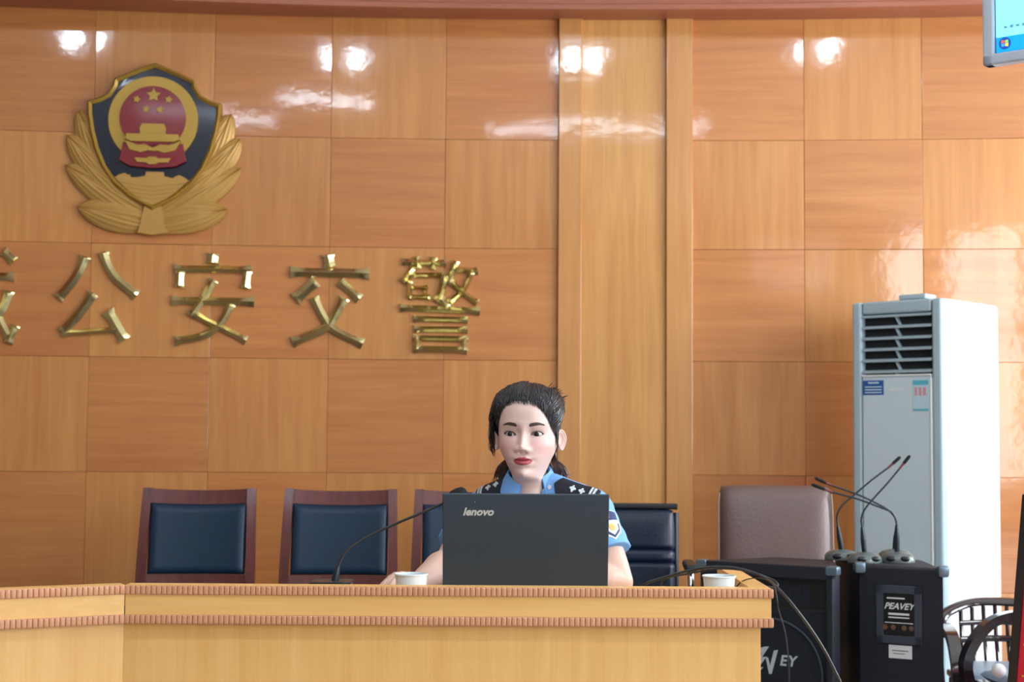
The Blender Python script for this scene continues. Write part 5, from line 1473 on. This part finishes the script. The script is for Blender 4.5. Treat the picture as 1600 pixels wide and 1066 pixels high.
# collar: stand band and two turned-down leaves around the neck
def collar():
    cx, cy = .0455, 3.885
    def ang(t): return t * R(152)                    # t -1..1 around the back; 0 = nape
    def pt(t, r, z): a = ang(t) + YAW * .8; return v3(cx + r * math.sin(a), cy + r * math.cos(a) * .95, z)
    m = MB(); n = 60
    zt = lambda t: 1.080 - .058 * max(0, abs(t) - .30) ** 1.2 - (.016 * min(1, -t * 2) if t < 0 else 0)
    prof = []
    def fn(u, v):
        t = 2 * u - 1; a = abs(t)
        inner_top = pt(t, .0505, zt(t)); ridge = pt(t, .0540, zt(t) + .0035)
        drop = .038 + .022 * max(0, a - .55) / .45; rout = .070 + .016 * max(0, a - .4)
        outer = pt(t, rout, zt(t) - drop)
        mid = pt(t, .063 + .004 * a, zt(t) - drop * .38)
        base = pt(t, .0520, zt(t) - .030)
        L = [base, inner_top, ridge, mid, outer, outer + v3(0, 0, -.0022) + (pt(t, .001, 0) - pt(t, 0, 0)) * -2, pt(t, .060 + .004 * a, zt(t) - drop * .38 - .002), pt(t, .0525, zt(t) - .001)]
        return L[int(round(v * 7))]
    m.grid(fn, n, 8)
    return m.build('collar', M_shirt, shirt, True, 50)
collar()
# epaulettes
def epaulette(S, sgn):
    inner = NB + v3(0, 0, 0); d = (S - NB); d.z = 0; L = d.length; d.normalize()
    o = NB + d * (L + .030); o.z = 1.0
    x = (v3(NB.x, NB.y, 1.062) - v3(o.x, o.y, 1.006 if sgn < 0 else 1.018)).normalized(); nrm = v3(0, -.62, .78)
    o.z = .995; o += v3(0, -.035, -.012); o += x * (.026 if sgn < 0 else .016); M_ = frame(o, x, nrm.cross(x))
    w_ = .027; Ln = .100
    def P(pts, zo, nm, mt, par, th=.0015): return drape(M_, pts, zo, nm, mt, par, thick=th)
    e = P([(0, -w_), (Ln, -w_ * .92), (Ln + .014, 0), (Ln, w_ * .92), (0, w_)], .003, 'epaulette', M_epau, shirt, .004)
    for a in (.007, .0155): P([(a, -w_ * .86), (a + .0052, -w_ * .86), (a + .0052, w_ * .86), (a, w_ * .86)], .0072, 'silver_bar', M_silver, e)
    for c in (.040, .064):
        pts = []
        for k in range(24):
            t = 2 * PI * k / 24; r = .0066 + .0020 * math.cos(4 * t); pts.append((c + r * math.cos(t), r * math.sin(t) * 1.15))
        P(pts, .0078, 'silver_pip', M_silver, e)
    return e
epaulette(SL, -1); epaulette(SR, 1)
# sleeve patch on the arm at the picture's right: navy shield with white and gold thread
def sleeve_patch():
    o = at(962, 812, 3.75); axis = (ER - SR).normalized()
    zdir = v3(.55, -.83, .1).normalized(); up = -axis; M_ = frame(o, up.cross(zdir), up)
    if M_.col[2].to_3d().dot(zdir) < 0: M_ = frame(o, -(up.cross(zdir)), up)
    S_ = .034
    def P(pts, zo, nm, mt, par): return drape(M_, [(x * S_, y * S_) for x, y in pts], zo, nm, mt, par, thick=.0008, hgt=.12)
    p = P([(-.95, 1.05), (0, 1.25), (.95, 1.05), (1.0, .1), (.72, -.65), (0, -1.2), (-.72, -.65), (-1.0, .1)], .001, 'sleeve_patch', M_patchw, shirt)
    P([(-.85, .97), (0, 1.15), (.85, .97), (.88, .36), (-.88, .36)], .0022, 'patch_field', M_patchn, p)
    P([(-.82, .06), (.82, .06), (.60, -.58), (0, -1.05), (-.60, -.58)], .0022, 'patch_field', M_patchn, p)
    P([(-.66, .18), (0, .34), (.66, .18), (.50, -.45), (0, -.86), (-.50, -.45)], .0034, 'patch_shield', M_patchw, p)
    P([(.26 * math.cos(a), -.24 + .30 * math.sin(a)) for a in [2 * PI * k / 14 for k in range(14)]], .0046, 'patch_crest', M_patchg, p)
    P([((.26 if k % 2 == 0 else .12) * math.cos(k * PI / 5 + PI / 2), .72 + (.26 if k % 2 == 0 else .12) * math.sin(k * PI / 5 + PI / 2)) for k in range(10)], .0034, 'patch_star', M_patchr, p)
sleeve_patch()
# small badge on the collar side and a stitched placket line
o_ = at(859, 762, 3.80); Mb = frame(o_, v3(1, 0, 0), v3(0, 0, 1))
b_ = drape(Mb, [(.0035 * (1.6 if k % 2 else 1) * math.cos(k * PI / 5), .0045 * (1.5 if k % 2 else 1) * math.sin(k * PI / 5)) for k in range(10)], .001, 'collar_badge', M_silver, shirt)
# trousers, belt, shoes and the stool she sits on
m = MB(); c = v3(.055, 3.93, 0)
ell_loft(m, [(c + v3(0, .03, .455), .165, .14, 2.4), (c + v3(0, .02, .50), .165, .135, 2.4), (c + v3(0, .015, .56), .150, .118, 2.3)], 40, TY)
for s in (-1, 1):
    hip = c + v3(s * .085, .0, .54); kn = c + v3(s * .10 - .02, -.36, .50); an = c + v3(s * .10 - .02, -.33, .09)
    chain(m, [hip, hip.lerp(kn, .5), kn], [.085, .078, .062], 22); chain(m, [kn, kn.lerp(an, .45), an], [.060, .058, .045], 20)
tm = fuse(m, .006, 5); tm.transform(Matrix.Translation(-officer.location)); link('trousers', tm, M_trous, body, 180)
for s in (-1, 1):
    a = c + v3(s * .10 - .02, -.33, 0); m = MB()
    def fn(u, v, a=a):
        t = 2 * PI * u; k = [0, 1, 1, .97, .9, .6, .0][int(round(v * 6))]; z = [0, 0, .02, .045, .065, .085, .088][int(round(v * 6))]
        y = -.055 + .14 * math.sin(t) * -1 * k; x = .042 * math.cos(t) * k * (1 - .25 * max(0, math.sin(t)) ** 2)
        return (a.x + x, a.y + y, z + (.03 if y > -.0 and z > .05 else 0))
    m.grid(fn, 28, 7, closed=True); m.build('shoe', M_shoe, body, True)
st = thing('stool', 'round padded stool under the seated officer, behind the desk front', 'stool', (.055, 3.95, 0))
m = MB(); m.lathe([(0, .40), (.16, .40), (.175, .41), (.178, .425), (.17, .440), (.14, .447), (0, .448)], 40); m.build('seat', M_blackl, st)
m = MB(); m.lathe([(.022, .03), (.022, .40)], 20); m.build('column', M_chrome, st)
m = MB(); m.lathe([(0, 0), (.2, 0), (.2, .008), (.04, .03), (0, .03)], 40); m.build('foot_plate', M_chrome, st)
